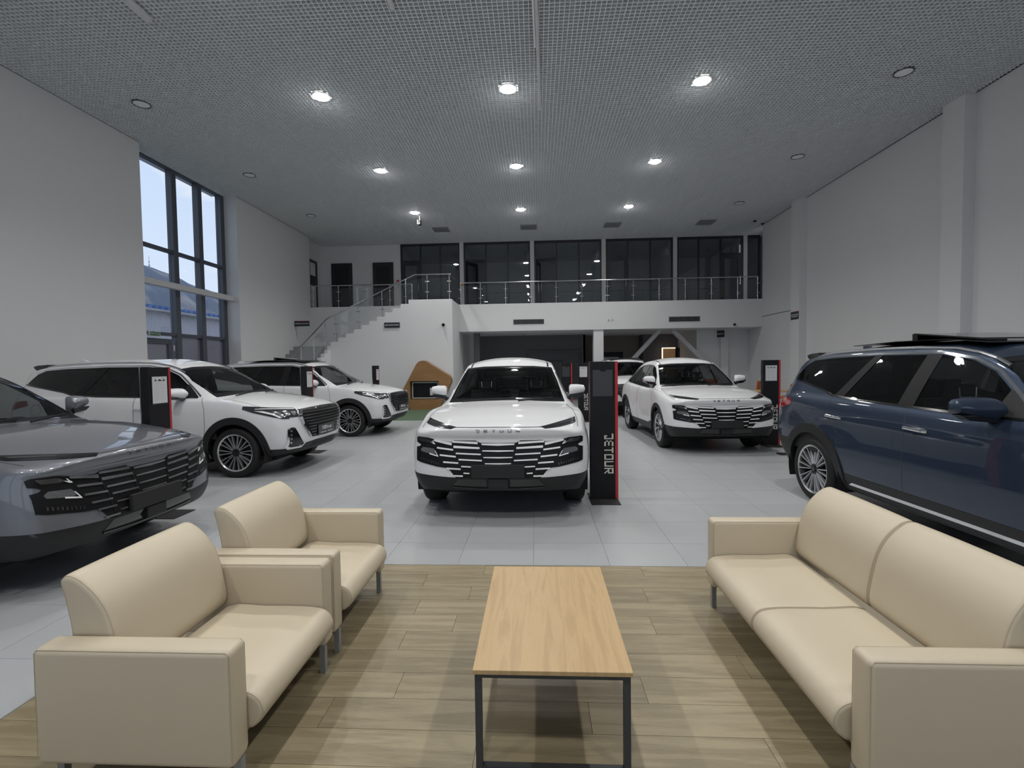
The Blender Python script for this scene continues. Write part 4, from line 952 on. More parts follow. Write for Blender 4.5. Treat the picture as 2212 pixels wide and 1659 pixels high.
# ---------------------------------------------------------------- coupe-like SUV with the wide barred grille (three of them)
def coupe_suv(label, loc, heading, pmat, group, steer=0.0):
    root = thing('suv', label, 'car', loc, heading, group)
    rows = [ # x     zb    wb    wm    zm    zs    ws    zt    wt    zc    n
        (-2.32, .42, .74, .86, .72, .98, .78, 1.00, .66, 1.03, 2.4), (-2.10, .36, .80, .92, .72, 1.05, .82, 1.10, .64, 1.16, 2.4), (-1.85, .32, .84, .945, .72, 1.09, .845, 1.30, .60, 1.38, 2.4),
        (-1.36, .26, .86, .955, .72, 1.10, .865, 1.51, .575, 1.585, 2.3), (-.80, .24, .85, .935, .72, 1.075, .86, 1.59, .585, 1.665, 2.3), (-.40, .24, .85, .925, .72, 1.06, .855, 1.605, .59, 1.686, 2.3), (0.0, .24, .85, .925, .72, 1.05, .855, 1.575, .60, 1.655, 2.3),
        (.22, .24, .85, .925, .72, 1.045, .855, 1.51, .615, 1.575, 2.2), (.60, .24, .85, .925, .72, 1.045, .86, 1.285, .685, 1.345, 2.2), (.95, .25, .86, .935, .72, 1.05, .875, 1.085, .745, 1.125, 2.3), (1.12, .26, .865, .945, .72, 1.045, .885, 1.072, .755, 1.11, 2.3), (1.36, .27, .87, .955, .72, 1.03, .89, 1.055, .77, 1.095, 2.3),
        (1.80, .27, .86, .945, .72, .975, .87, 1.000, .77, 1.045, 2.3), (2.10, .28, .84, .93, .71, .93, .85, .955, .76, .995, 2.3), (2.28, .29, .82, .915, .70, .90, .83, .925, .74, .965, 2.3)]
    xf = pchip([(.28, 2.17), (.36, 2.225), (.46, 2.255), (.58, 2.245), (.70, 2.225), (.80, 2.205), (.845, 2.205), (.875, 2.225), (.92, 2.232), (.95, 2.215), (.975, 2.195)])
    xr = pchip([(.4, -2.20), (.6, -2.26), (.85, -2.30), (1.0, -2.32), (1.2, -2.28)])
    spec = dict(rows=rows, x1=2.28, x0=-2.32, core=.62, fil=.10, fa=1.15, fb=.20, fp=4.0, ra=-1.6, rb=.22, rp=3.0, xf=xf, xr=xr)
    base = loft(spec); bm = base.copy(); bm.normal_update()
    FR = lambda c, n: c.x > 1.55 and n.x > .08
    NOSE = lambda c, n: c.x > 1.70
    # glass
    WS = lambda c, n: .05 < c.x < 1.15 and n.z > .2 and c.z > 1.0
    wpoly = [(-.735, 1.105), (-.40, 1.118), (0, 1.124), (.40, 1.118), (.735, 1.105), (.655, 1.36), (.585, 1.535), (.35, 1.556), (0, 1.562), (-.35, 1.556), (-.585, 1.535), (-.655, 1.36)]
    take(bm, wpoly, 'front', lambda c, n: .0 < c.x < 1.3 and n.z > .2 and n.x > .2, 'windscreen', G_wind, root, -.004)
    decal(base, [[(-.735,1.105),(-.40,1.118),(0,1.124),(.40,1.118),(.735,1.105),(.722,1.155),(.40,1.155),(0,1.158),(-.40,1.155),(-.722,1.155)], [(-.585,1.535),(-.35,1.556),(0,1.562),(.35,1.556),(.585,1.535),(.59,1.515),(.3,1.53),(0,1.533),(-.3,1.53),(-.59,1.515)]], 'front', lambda c, n: .0 < c.x < 1.3 and n.z > .2 and n.x > .2, 'windscreen_edge', M_gloss, root, -.001, .002)
    dlo = [(.76,1.075),(.30,1.075),(-.50,1.095),(-1.30,1.125),(-1.62,1.16),(-1.70,1.22),(-1.45,1.36),(-1.15,1.455),(-.75,1.52),(-.35,1.535),(.0,1.52),(.22,1.465),(.50,1.30)]
    for s_, fl_ in ((-1, RIGHT), (1, LEFT)):
        flt = (lambda s: lambda c, n: c.y*s > .3 and n.y*s > .25 and c.z > 1.0)(s_)
        take(bm, [p for p in dlo if True], 'side', flt, 'side_window', G_side, root, -.004)
        pb = [[(-.27,1.085),(-.36,1.085),(-.33,1.54),(-.25,1.54)], [(-1.02,1.11),(-1.10,1.11),(-.98,1.49),(-.92,1.495)], [(.76,1.075),(.44,1.072),(.46,1.31),(.50,1.30)]]
        decal(base, pb, 'side', flt, 'window_pillar', M_gloss, root, .001, .004)
        decal(base, [strip(dlo+[dlo[0]], .014)], 'side', flt, 'window_trim', M_gloss, root, .002, .004)
    take(bm, [(-.60,1.10),(.60,1.10),(.52,1.50),(-.52,1.50)], 'front', lambda c, n: c.x < -1.45 and n.x < -.1 and n.z > .1, 'rear_window', G_priv, root, -.004)
    # wheel openings and cladding
    lining(bm, root)
    for x in (1.36, -1.36):
        for s_, fl_ in ((-1, RIGHT), (1, LEFT)):
            arc = [(x+.47*math.cos(a), .36+.47*math.sin(a)) for a in np.linspace(-.02, PI+.02, 36)]
            inn = [(x+.395*math.cos(a), .36+.395*math.sin(a)) for a in np.linspace(PI+.02, -.02, 36)]
            fs = cut(bm, circ(x, .36, .40), 'side', lambda c, n, s=s_: c.y*s > .45)
            bmesh.ops.delete(bm, geom=fs, context='FACES')
            decal(base, [arc+inn], 'side', (lambda s: lambda c, n: c.y*s > .45 and abs(n.y) > .2)(s_), 'wheel_arch', M_clad, root, .010, .05)
    take(bm, [(.93,.10),(.93,.40),(.80,.44),(.60,.385),(-.70,.36),(-.93,.36),(-.93,.10)], 'side', lambda c, n: True, 'sill_cladding', M_clad, root, .003, .01)
    take(bm, [(-1.0,.10),(-1.0,.487),(-.86,.478),(-.425,.452),(-.41,.452),(.41,.452),(.425,.452),(.86,.478),(1.0,.487),(1.0,.10)], 'front', NOSE, 'front_cladding', M_clad, root, .002, .01)
    take(bm, [(-1.0,.10),(-1.0,.56),(1.0,.56),(1.0,.10)], 'front', lambda c, n: c.x < -1.72, 'rear_cladding', M_clad, root, .002, .01)
    for f in [f for f in bm.faces if f.normal.z < -.9 and f.calc_center_median().z < .5]: f.material_index = 0
    wells(root, (1.36, -1.36), .43, .60, .93)
    # front face
    HLo = [(-.856,.836),(-.835,.848),(-.715,.842),(-.655,.828),(-.620,.772),(-.585,.700),(-.548,.632),(-.505,.548),(-.60,.556),(-.80,.592),(-.848,.608),(-.852,.742),(-.820,.750),(-.800,.764),(-.820,.780),(-.852,.790)]
    for P in (HLo, mir(HLo)):
        h = decal(base, [P], 'front', FR, 'headlight', M_grblk, root, .006, .02)
        s_ = 1 if P is HLo else -1
        f_ = (lambda q: q) if P is HLo else mir
        decal(base, [f_([(-.825,.838),(-.72,.83),(-.675,.80),(-.70,.792),(-.80,.80)])], 'front', FR, 'upper_lens', M_lens, h, .009, .004)
        decal(base, [f_([(-.800,.722),(-.775,.745),(-.655,.735),(-.625,.690),(-.66,.678),(-.79,.700)])], 'front', FR, 'lower_lens', mat('lens_grey', (.10,.105,.11), .15, coat=1.0, noise=.35, nscale=40), h, .010, .005)
        decal(base, [f_([(-.690,.802),(-.645,.790),(-.638,.778),(-.66,.782)]), f_([(-.700,.690),(-.610,.668),(-.604,.656),(-.70,.678)]), f_([(-.675,.815),(-.668,.815),(-.64,.778),(-.648,.778)]), f_([(-.645,.715),(-.637,.713),(-.604,.660),(-.612,.660)])], 'front', FR, 'light_strip', M_barwhite, h, .014, .004)
        decal(base, [f_([(-.80+.024*k, .645-.0055*k), (-.791+.024*k, .643-.0055*k), (-.791+.024*k, .618-.0055*k), (-.80+.024*k, .620-.0055*k)]) for k in range(9)], 'front', FR, 'vent_fins', M_lens, h, .011, .004)
    DR = [(-.805,.998),(-.72,.988),(-.55,.968),(-.425,.952),(-.475,.936),(-.62,.944),(-.80,.962)]
    for P in (DR, mir(DR)):
        f_ = (lambda q: q) if P is DR else mir
        d_ = decal(base, [P], 'front', lambda c, n: c.x > 1.5 and (n.x > .02), 'running_lamp', M_gloss, root, .004, .015)
        decal(base, [f_([(-.77,.981),(-.62,.966),(-.62,.960),(-.77,.972)])], 'front', lambda c, n: c.x > 1.5 and (n.x > .02), 'lens', M_lens, d_, .007, .003)
    GRo = [(-.665,.824),(-.478,.806),(-.448,.822),(-.225,.820),(-.180,.796),(0,.793),(.180,.796),(.225,.820),(.448,.822),(.478,.806),(.665,.824),(.505,.548),(.425,.452),(-.425,.452),(-.505,.548)]
    g = decal(base, [GRo], 'front', FR, 'grille', M_grblk, root, .003, .02)
    def bar(y0, z0, y1, z1, t0, t1=None):
        t1 = t1 or t0; P = [(y0, z0), (y1, z1), (y1, z1-t1), (y0, z0-t0)]; decal(base, [P], 'front', FR, 'grille_bar', M_barwhite, g, .016, .014)
    A = [(-.655,.826,-.468,.800,.014,.030), (-.620,.752,-.452,.734,.016), (-.588,.682,-.424,.668,.016), (-.552,.614,-.398,.606,.015), (-.516,.552,-.374,.546,.014), (-.470,.480,-.352,.478,.013)]
    Bv = [(-.462,.818,-.205,.808,.018,.024), (-.448,.768,-.185,.752,.024,.018), (-.424,.700,-.172,.690,.014), (-.394,.640,-.160,.630,.014), (-.368,.572,-.242,.566,.012), (-.344,.506,-.285,.503,.011)]
    for q in A+Bv:
        bar(*q); y0, z0, y1, z1 = q[:4]; t0 = q[4]; t1 = q[5] if len(q) > 5 else t0
        P = [(-y1, z1), (-y0, z0), (-y0, z0-t0), (-y1, z1-t1)]; decal(base, [P], 'front', FR, 'grille_bar', M_barwhite, g, .016, .014)
    for y, z, t in ((.166, .790, .024), (.158, .722, .015), (.146, .658, .014), (.132, .598, .013)):
        decal(base, [[(-y, z), (y, z), (y-.003, z-t*.7), (0, z-t), (-y+.003, z-t*.7)]], 'front', FR, 'grille_bar', M_barwhite, g, .016, .014)
    sp_ = [strip([(-.465,.806),(-.375,.452)], .010), strip([(-.195,.80),(-.15,.56)], .010)]
    decal(base, sp_+[mir(q) for q in sp_], 'front', FR, 'grille_divider', M_black, g, .007, .006)
    nx_ = 2.285
    obj('plate_bracket', MB().box(nx_-.03, nx_+.008, -.265, .265, .455, .588), M_blackmatte, root, bevel=.006)
    obj('tow_cover', MB().box(nx_-.07, nx_-.01, -.10, .10, .352, .446), M_clad, root, bevel=.006)
    decal(base, [[(-.46,.362),(-.2,.345),(.2,.345),(.46,.362),(.46,.348),(.2,.331),(-.2,.331),(-.46,.348)]], 'front', FR, 'lower_lip', M_gloss, root, .012, .01)
    decal(base, [[(-.40,.44),(-.12,.44),(-.12,.36),(-.46,.37)], [(.40,.44),(.12,.44),(.12,.36),(.46,.37)]], 'front', FR, 'lower_intake', M_gloss, root, .005, .01)
    # lettering on the nose
    mb = MB()
    def onnose(s_, t_, d_):
        y = s_; z = .905+t_; hit = bvh.ray_cast(Vector((3, y, z)), Vector((-1,0,0)))[0]; return ((hit.x if hit else 2.24)+.001+.004*d_, y, z)
    bvh = BVHTree.FromBMesh(base)
    h_ = .026
    def flipn(s_, t_, d_): return onnose(-s_*-1.0, t_, d_)
    # car faces +x: reader sees +y on the right
    letters(mb, 'JETOUR', -.222, 0, h_, lambda s_, t_, d_: onnose(-.222+(s_+.222)*1.9, t_, d_), .0425)
    obj('lettering', mb, M_letter, root)
    # seams
    hood = strip([(-.78,1.07),(-.79,1.00),(-.80,.988)], .006)
    decal(base, [strip([(-.435,.950),(0,.953),(.435,.950)], .005)], 'front', lambda c, n: c.x > 1.6, 'bonnet_gap', M_gap, root, .0012, .001)
    tp = [strip([(1.00,-.745),(1.30,-.80),(1.70,-.825),(2.0,-.81)], .006)]
    decal(base, tp+[[(p[0], -p[1]) for p in q][::-1] for q in tp], 'top', lambda c, n: n.z > .2 and c.z > .8 and c.x > .9, 'bonnet_gap', M_gap, root, .0012, .001)
    rc = strip([(.18,-.535),(-.4,-.52),(-1.2,-.50),(-1.6,-.49)], .022)
    decal(base, [rc, [(p[0], -p[1]) for p in rc][::-1]], 'top', lambda c, n: n.z > .3 and c.z > 1.4, 'roof_channel', M_gloss, root, .0015, .001)
    for s_ in (-1, 1):
        flt = (lambda s: lambda c, n: c.y*s > .4 and n.y*s > .1)(s_)
        decal(base, [strip([(.92,.46),(.95,.75),(.90,1.07)], .006), strip([(-.30,.37),(-.31,.75),(-.30,1.08)], .006), strip([(-.95,.75),(-1.15,1.0),(-1.18,1.11)], .006)], 'side', flt, 'door_gap', M_gap, root, .0012, .001)
        decal(base, [[(-.17,.93),(.06,.935),(.06,.97),(-.17,.965)], [(-1.08,.955),(-.86,.955),(-.86,.99),(-1.08,.99)]], 'side', flt, 'door_handle', pmat, root, .006, .006)
        decal(base, [[(-2.30,.92),(-1.75,1.0),(-1.78,1.06),(-2.28,1.0)]], 'side', flt, 'tail_lamp', M_tail, root, .004, .006)
        mirror_part(root, s_, .66, s_*.70, 1.235, pmat, 'd')
        add_wheel(root, 'blade', 1.36, s_, .912, .365, .255, steer); add_wheel(root, 'blade', -1.36, s_, .912, .365, .255)
    obj('wiper', MB().tube([(1.0,-.55,1.125),(.93,-.1,1.150),(.90,.12,1.155)], .009, 6).tube([(1.0,.15,1.13),(.93,.45,1.15),(.88,.6,1.155)], .009, 6), M_black, root)
    interior(root, .02, -.85, 1.06, 1.6)
    me = bpy.data.meshes.new('body'); 
    for f in bm.faces: f.smooth = True
    bm.to_mesh(me); bm.free(); base.free(); link('body', me, pmat, root)
    return root

# ---------------------------------------------------------------- upright seven-seat SUV (four of them)
def tall_suv(label, loc, heading, pmat, group, steer=0.0, roof_panel=None, tilt=False):
    root = thing('suv', label, 'car', loc, heading, group)
    rows = [ # x     zb    wb    wm    zm    zs    ws    zt    wt    zc    n
        (-2.46, .44, .72, .87, .76, 1.06, .80, 1.26, .66, 1.32, 2.6), (-2.32, .36, .80, .93, .76, 1.14, .83, 1.50, .62, 1.57, 2.6), (-2.12, .32, .84, .95, .76, 1.18, .845, 1.590, .605, 1.665, 2.5),
        (-1.80, .30, .86, .96, .76, 1.19, .86, 1.625, .61, 1.70, 2.4), (-1.43, .28, .87, .962, .76, 1.18, .865, 1.645, .62, 1.725, 2.4), (-.80, .26, .86, .950, .76, 1.165, .87, 1.66, .625, 1.745, 2.4), (-.20, .26, .86, .945, .76, 1.15, .87, 1.655, .625, 1.745, 2.4),
        (.20, .26, .86, .945, .76, 1.14, .87, 1.60, .63, 1.69, 2.4), (.42, .26, .86, .945, .76, 1.135, .872, 1.52, .645, 1.60, 2.4), (.80, .26, .865, .95, .76, 1.125, .88, 1.30, .72, 1.375, 2.4), (1.13, .27, .87, .955, .76, 1.11, .892, 1.135, .775, 1.185, 2.5), (1.42, .28, .875, .96, .76, 1.085, .90, 1.108, .80, 1.15, 2.6),
        (1.85, .29, .86, .95, .74, 1.02, .885, 1.045, .80, 1.095, 2.6), (2.15, .30, .84, .93, .72, .965, .86, .99, .78, 1.04, 2.6), (2.34, .31, .82, .91, .70, .92, .84, .945, .76, .985, 2.6)]
    xf = pchip([(.30, 2.20), (.38, 2.27), (.50, 2.325), (.70, 2.335), (.85, 2.325), (.93, 2.30), (.97, 2.27)])
    xr = pchip([(.44, -2.34), (.7, -2.42), (.95, -2.43), (1.1, -2.40), (1.3, -2.34)])
    spec = dict(rows=rows, x1=2.34, x0=-2.46, core=.64, fil=.10, fa=1.3, fb=.26, fp=3.2, ra=-1.7, rb=.20, rp=3.2, xf=xf, xr=xr)
    base = loft(spec); bm = base.copy(); bm.normal_update()
    FR = lambda c, n: c.x > 1.6 and n.x > .06
    wpoly = [(-.765,1.155),(-.40,1.178),(0,1.184),(.40,1.178),(.765,1.155),(.69,1.40),(.605,1.575),(.35,1.61),(0,1.62),(-.35,1.61),(-.605,1.575),(-.69,1.40)]
    wf = lambda c, n: .1 < c.x < 1.4 and n.z > .2 and n.x > .15
    take(bm, wpoly, 'front', wf, 'windscreen', G_wind, root, -.004)
    decal(base, [[(-.765,1.155),(-.40,1.178),(0,1.184),(.40,1.178),(.765,1.155),(.745,1.215),(.40,1.215),(0,1.218),(-.40,1.215),(-.745,1.215)], [(-.605,1.575),(-.35,1.61),(0,1.62),(.35,1.61),(.605,1.575),(.612,1.55),(.3,1.572),(0,1.578),(-.3,1.572),(-.612,1.55)], [(-.12,1.58),(.12,1.58),(.08,1.50),(-.08,1.50)]], 'front', wf, 'windscreen_edge', M_gloss, root, -.001, .002)
    dlo = [(.83,1.165),(.30,1.168),(-.20,1.178),(-.80,1.19),(-1.22,1.215),(-1.36,1.255),(-1.75,1.32),(-2.10,1.375),(-1.98,1.52),(-1.86,1.575),(-1.50,1.60),(-.80,1.618),(-.10,1.615),(.20,1.565),(.40,1.48)]
    for s_ in (-1, 1):
        flt = (lambda s: lambda c, n: c.y*s > .3 and n.y*s > .25 and c.z > 1.05)(s_)
        fr_, rr_ = [p for p in dlo if True], None
        cutp = [(.83,1.165),(.30,1.168),(-.20,1.178),(-.15,1.615),(-.10,1.615),(.20,1.565),(.40,1.48)]
        rear = [(-.20,1.178),(-.80,1.19),(-1.22,1.215),(-1.36,1.255),(-1.75,1.32),(-2.10,1.375),(-1.98,1.52),(-1.86,1.575),(-1.50,1.60),(-.80,1.618),(-.15,1.615)]
        take(bm, cutp, 'side', flt, 'side_window', G_side, root, -.004)
        take(bm, rear, 'side', flt, 'rear_side_window', G_priv, root, -.004)
        pb = [[(-.13,1.175),(-.30,1.180),(-.24,1.617),(-.09,1.615)], [(-1.02,1.20),(-1.16,1.21),(-.86,1.617),(-.76,1.618)], [(.83,1.165),(.56,1.166),(.58,1.352),(.61,1.34)]]
        decal(base, pb, 'side', flt, 'window_pillar', M_black, root, .001, .004)
        top_ = [(.86,1.17),(.42,1.492),(.21,1.58),(-.10,1.632),(-.80,1.636),(-1.50,1.617),(-1.88,1.59),(-2.02,1.53)]
        decal(base, [strip(top_, .020)], 'side', flt, 'window_trim', M_chrome, root, .004, .006)
        decal(base, [strip([(.83,1.158),(.30,1.160),(-.20,1.170),(-.80,1.182),(-1.22,1.207),(-1.36,1.247),(-1.75,1.312),(-2.12,1.367)], .018)], 'side', flt, 'belt_trim', M_gloss, root, .003, .005)
    take(bm, [(-.62,1.16),(.62,1.16),(.55,1.56),(-.55,1.56)], 'front', lambda c, n: c.x < -1.9 and n.x < -.2, 'rear_window', G_priv, root, -.004)
    lining(bm, root)
    for x in (1.425, -1.425):
        for s_ in (-1, 1):
            arc = [(x+.515*math.cos(a)*(1.0 if math.cos(a)*x > 0 or True else 1), .36+.515*math.sin(a)) for a in np.linspace(.0, PI, 34)]+[(x-.525, .33), (x-.415, .33)]
            inn = [(x+.415*math.cos(a), .36+.415*math.sin(a)) for a in np.linspace(PI, 0, 34)]+[(x+.415, .33), (x+.525, .33)]
            fs = cut(bm, circ(x, .36, .42), 'side', lambda c, n, s=s_: c.y*s > .45); bmesh.ops.delete(bm, geom=fs, context='FACES')
            decal(base, [arc+inn], 'side', (lambda s: lambda c, n: c.y*s > .45 and abs(n.y) > .2)(s_), 'wheel_arch', M_clad, root, .012, .03)
    take(bm, [(1.0,.10),(1.0,.43),(.80,.43),(-.85,.43),(-1.0,.43),(-1.0,.10)], 'side', lambda c, n: True, 'sill_cladding', M_clad, root, .004, .01)
    take(bm, [(-1.0,.10),(-1.0,.405),(-.86,.405),(-.66,.402),(-.50,.455),(-.30,.47),(.30,.47),(.50,.455),(.66,.402),(.86,.405),(1.0,.405),(1.0,.10)], 'front', lambda c, n: c.x > 1.75, 'front_cladding', M_clad, root, .002, .01)
    take(bm, [(-1.0,.10),(-1.0,.66),(1.0,.66),(1.0,.10)], 'front', lambda c, n: c.x < -1.80, 'rear_cladding', M_clad, root, .002, .01)
    wells(root, (1.425, -1.425), .45, .60, .94)
    # grille
    GRo = [(-.60,.958),(-.30,.972),(0,.976),(.30,.972),(.60,.958),(.655,.86),(.60,.73),(.46,.545),(.40,.525),(0,.515),(-.40,.525),(-.46,.545),(-.60,.73),(-.655,.86)]
    g = decal(base, [GRo], 'front', FR, 'grille', M_grblk, root, .004, .02)
    side_ = [(-.585,.955),(-.655,.86),(-.60,.73),(-.445,.53),(-.42,.535),(-.565,.735),(-.60,.86),(-.56,.945)]
    decal(base, [side_, mir(side_)], 'front', FR, 'grille_frame', M_chrome, g, .020, .018)
    for k in range(9):
        z = .905-.044*k; w = .595 if z > .84 else (.60-(.84-z)*.62)
        if z < .70 : segs = [(-w+.02, -.30), (.30, w-.02)]
        else: segs = [(-w+.02, w-.02)]
        for a, b in segs: decal(base, [[(a, z+.005), (b, z+.005), (b, z-.004), (a, z-.004)]], 'front', FR, 'grille_bar', M_letter, g, .016, .012)
    bvh = BVHTree.FromBMesh(base)
    pl = obj('plate', MB().box(2.325, 2.352, -.27, .27, .535, .69), M_gloss, root, bevel=.006)
    mb = MB(); letters(mb, 'X90', -.15, .605, .05, lambda s_, t_, d_: (2.352+.002*d_, s_, t_), .055); letters(mb, 'PLUS', .02, .605, .036, lambda s_, t_, d_: (2.352+.002*d_, s_, t_), .036)
    mb.box(2.352,2.354,-.2,-.02,.556,.563).box(2.352,2.354,.03,.19,.556,.563); obj('lettering', mb, M_signtext, pl)
    mb = MB()
    def onhood(s_, t_, d_):
        z = .945+t_; hit = bvh.ray_cast(Vector((3, s_, z)), Vector((-1,0,0)))[0]; return ((hit.x if hit else 2.28)+.008+.004*d_, s_, z)
    letters(mb, 'JETOUR', -.25, 0, .022, lambda s_, t_, d_: onhood(-.25+(s_+.25)*2.2, t_, d_), .040); obj('lettering', mb, M_chrome, root)
    HL = [(-.60,.980),(-.70,.988),(-.80,1.0),(-.90,1.025),(-.935,1.035),(-.925,.935),(-.90,.872),(-.86,.842),(-.79,.838),(-.79,.856),(-.645,.856),(-.66,.92)]
    HF = lambda c, n: c.x > 1.55 and (n.x > .03)
    for P in (HL, mir(HL)):
        f_ = (lambda q: q) if P is HL else mir
        h = decal(base, [P], 'front', HF, 'headlight', M_lens, root, .006, .02)
        decal(base, [f_([(-.62,.968),(-.90,.990),(-.905,.984),(-.64,.961)]), f_([(-.915,.96),(-.895,.955),(-.855,.855),(-.875,.86)])], 'front', HF, 'light_strip', M_barwhite, h, .011, .005)
        decal(base, [f_(circ(-.79, .91, .030, 12)), f_(circ(-.715, .91, .030, 12)), f_([(-.875,.94),(-.84,.94),(-.825,.87),(-.855,.865)])], 'front', HF, 'lens', M_lensb, h, .012, .006)
    # lower lamps in the bumper corners
    FG = [(-.80,.70),(-.76,.71),(-.72,.70),(-.62,.53),(-.56,.45),(-.70,.405),(-.79,.40),(-.82,.44)]
    for P in (FG, mir(FG)):
        f_ = (lambda q: q) if P is FG else mir
        h = decal(base, [P], 'front', HF, 'fog_recess', M_gloss, root, .004, .01)
        decal(base, [f_([(-.825,.69),(-.80,.70),(-.80,.44),(-.76,.425),(-.60,.425),(-.555,.47),(-.535,.465),(-.59,.40),(-.79,.395),(-.83,.43)])], 'front', HF, 'fog_frame', M_chrome, h, .016, .012)
        decal(base, [f_(circ(-.775, .655-.055*k, .014, 10)) for k in range(4)], 'front', HF, 'fog_lamp', M_lensb, h, .012, .008)
    decal(base, [[(-.32,.445),(.32,.445),(.36,.37),(-.36,.37)]], 'front', FR, 'lower_intake', M_blackmatte, root, .006, .01)
    # bonnet and doors
    tp = [strip([(1.16,-.78),(1.45,-.835),(1.85,-.85),(2.12,-.80)], .006)]
    decal(base, tp+[[(p[0], -p[1]) for p in q][::-1] for q in tp], 'top', lambda c, n: n.z > .2 and c.z > .9 and c.x > 1.0, 'bonnet_gap', M_gap, root, .0012, .001)
    for s_ in (-1, 1):
        flt = (lambda s: lambda c, n: c.y*s > .4 and n.y*s > .1)(s_)
        decal(base, [strip([(.96,.44),(.99,.75),(.97,1.0),(.90,1.15)], .006), strip([(-.15,.44),(-.13,.8),(-.16,1.17)], .006), strip([(-.98,.83),(-1.16,1.0),(-1.20,1.20)], .006)], 'side', flt, 'door_gap', M_gap, root, .0012, .001)
        for x in (-.02, -1.05):
            decal(base, [circ(x+.0, .985, .055, 18)], 'side', flt, 'handle_recess', pmat if pmat is P_white else M_gloss, root, .0008, .001)
            hm = MB(); hit = bvh.ray_cast(Vector((x, s_*2, .99)), Vector((0,-s_,0)))[0]; yy = abs(hit.y)
            hm.tube([(x+.12, s_*(yy+.004), .985), (x+.09, s_*(yy+.026), .988), (x-.09, s_*(yy+.026), .996), (x-.12, s_*(yy+.004), .998)], .014, 8); obj('door_handle', hm, M_chrome, root, smooth=True)
        decal(base, [[(.98,.325),(.9,.355),(-.80,.355),(-.86,.325)]], 'side', flt, 'sill_strip', M_chrome, root, .010, .008)
        decal(base, [[(-2.45,1.10),(-1.90,1.13),(-1.86,1.06),(-2.10,1.0),(-2.45,.97)]], 'side', flt, 'tail_lamp', M_tail, root, .004, .008)
        hm = MB(); rl = []
        for x, y in ((.44,.60),(.34,.60),(.2,.595),(.0,.59),(-.4,.588),(-.8,.588),(-1.2,.585),(-1.5,.58),(-1.75,.575),(-1.9,.57)):
            hit = bvh.ray_cast(Vector((x, s_*y, 3)), Vector((0,0,-1)))[0]; rl.append((x, s_*y, hit.z+(.012 if -1.85 < x < .4 else -.004)))
        hm.tube(rl, .017, 8); obj('roof_rail', hm, M_steel, root, smooth=True)
        mirror_part(root, s_, .56, s_*.76, 1.215, pmat, 'x')
        add_wheel(root, 'multi', 1.425, s_, .94, .362, .268, steer); add_wheel(root, 'multi', -1.425, s_, .94, .362, .268)
    fuel = (lambda c, n: c.y < -.4 and n.y < -.1)
    decal(base, [strip(circ(-1.72, .99, .085, 24)+[circ(-1.72, .99, .085, 24)[0]], .005)], 'side', fuel, 'fuel_flap', M_gap, root, .0012, .001)
    sp_ = MB().prism([(-1.96,1.63),(-1.98,1.674),(-2.15,1.664),(-2.23,1.645),(-2.20,1.60),(-2.15,1.57)], 'y', -.52, .52); obj('roof_spoiler', sp_, M_gloss, root, bevel=.012)
    if roof_panel:
        decal(base, [[(.14,-.50),(.10,-.53),(-1.40,-.50),(-1.40,.50),(.10,.53),(.14,.50)]], 'top', lambda c, n: n.z > .5 and c.z > 1.5, 'glass_roof', M_gloss, root, .003, .004)
    if tilt: obj('tilted_sunroof', MB().prism([(.05,1.742),(-.62,1.815),(-.62,1.805),(.05,1.732)], 'y', -.42, .42).box(-.66,-.60,-.42,.42,1.75,1.812), M_gloss, root)
    obj('antenna_fin', MB().prism([(-1.75,1.70),(-1.92,1.70),(-1.92,1.755),(-1.88,1.76)], 'y', -.02, .02), pmat, root)
    obj('wiper', MB().tube([(1.24,-.60,1.17),(1.14,-.1,1.20),(1.10,.15,1.215)], .009, 6).tube([(1.24,.15,1.185),(1.12,.5,1.195),(1.05,.66,1.20)], .009, 6), M_black, root)
    interior(root, .08, -.90, 1.16, 1.65)
    me = bpy.data.meshes.new('body')
    for f in bm.faces: f.smooth = True
    bm.to_mesh(me); bm.free(); base.free(); link('body', me, pmat, root)
    return root
def repaint(src, label, loc, heading, swap=None):
    c = copy_tree(src); c.location = loc; c.rotation_euler = (0, 0, heading); c['label'] = label
    def walk(o):
        for ch in o.children:
            if swap and ch.type == 'MESH' and ch.data.materials:
                k = (ch.name.split('.')[0], ch.data.materials[0]); nm = swap.get(k) or swap.get(k[1])
                if nm: ch.material_slots[0].link = 'OBJECT'; ch.material_slots[0].material = nm
            walk(ch)
    bpy.context.view_layer.update(); walk(c); return c
HD = math.radians
c0 = coupe_suv('white SUV with wide striped grille, in the middle of the hall facing the camera', (-.381, 7.13, 0), HD(-90.42), P_white, 'striped-grille SUVs')
repaint(c0, 'white SUV with striped grille at the right, behind the tall totem', (3.127, 10.755, 0), HD(-88.27))
repaint(c0, 'grey metallic SUV with striped grille, cut off by the left edge of the photo', (-5.487, 4.019, 0), HD(-.9), {P_white: P_grey, ('grille_bar', M_barwhite): M_letter})
def place(px, py, h, ax): return (px-ax*math.cos(h), py-ax*math.sin(h), 0)
t0 = tall_suv('nearest white SUV by the left wall, front wheel in full view', (-5.72, 7.86, 0), HD(-2.95), P_white, 'tall SUVs')
t1 = repaint(t0, 'second white SUV by the left wall, with open black sunroof, beside the playhouse', (-5.57, 11.93, 0), HD(-4.5))
t2 = repaint(t0, 'dark blue SUV standing behind the cream sofa, its front out of frame', (4.08, 4.31, 0), HD(-87.0), {P_white: P_blue})
t3 = repaint(t0, 'white SUV far back, mostly hidden by the tall totem and the right white SUV', (2.95, 16.9, 0), HD(-91))
for c in (t1, t2, t3):
    obj('glass_roof', MB().prism([(.16,1.712),(-.2,1.752),(-.8,1.756),(-1.4,1.735),(-1.4,1.728),(-.8,1.749),(-.2,1.745),(.16,1.704)], 'y', -.50, .50), M_gloss, c)
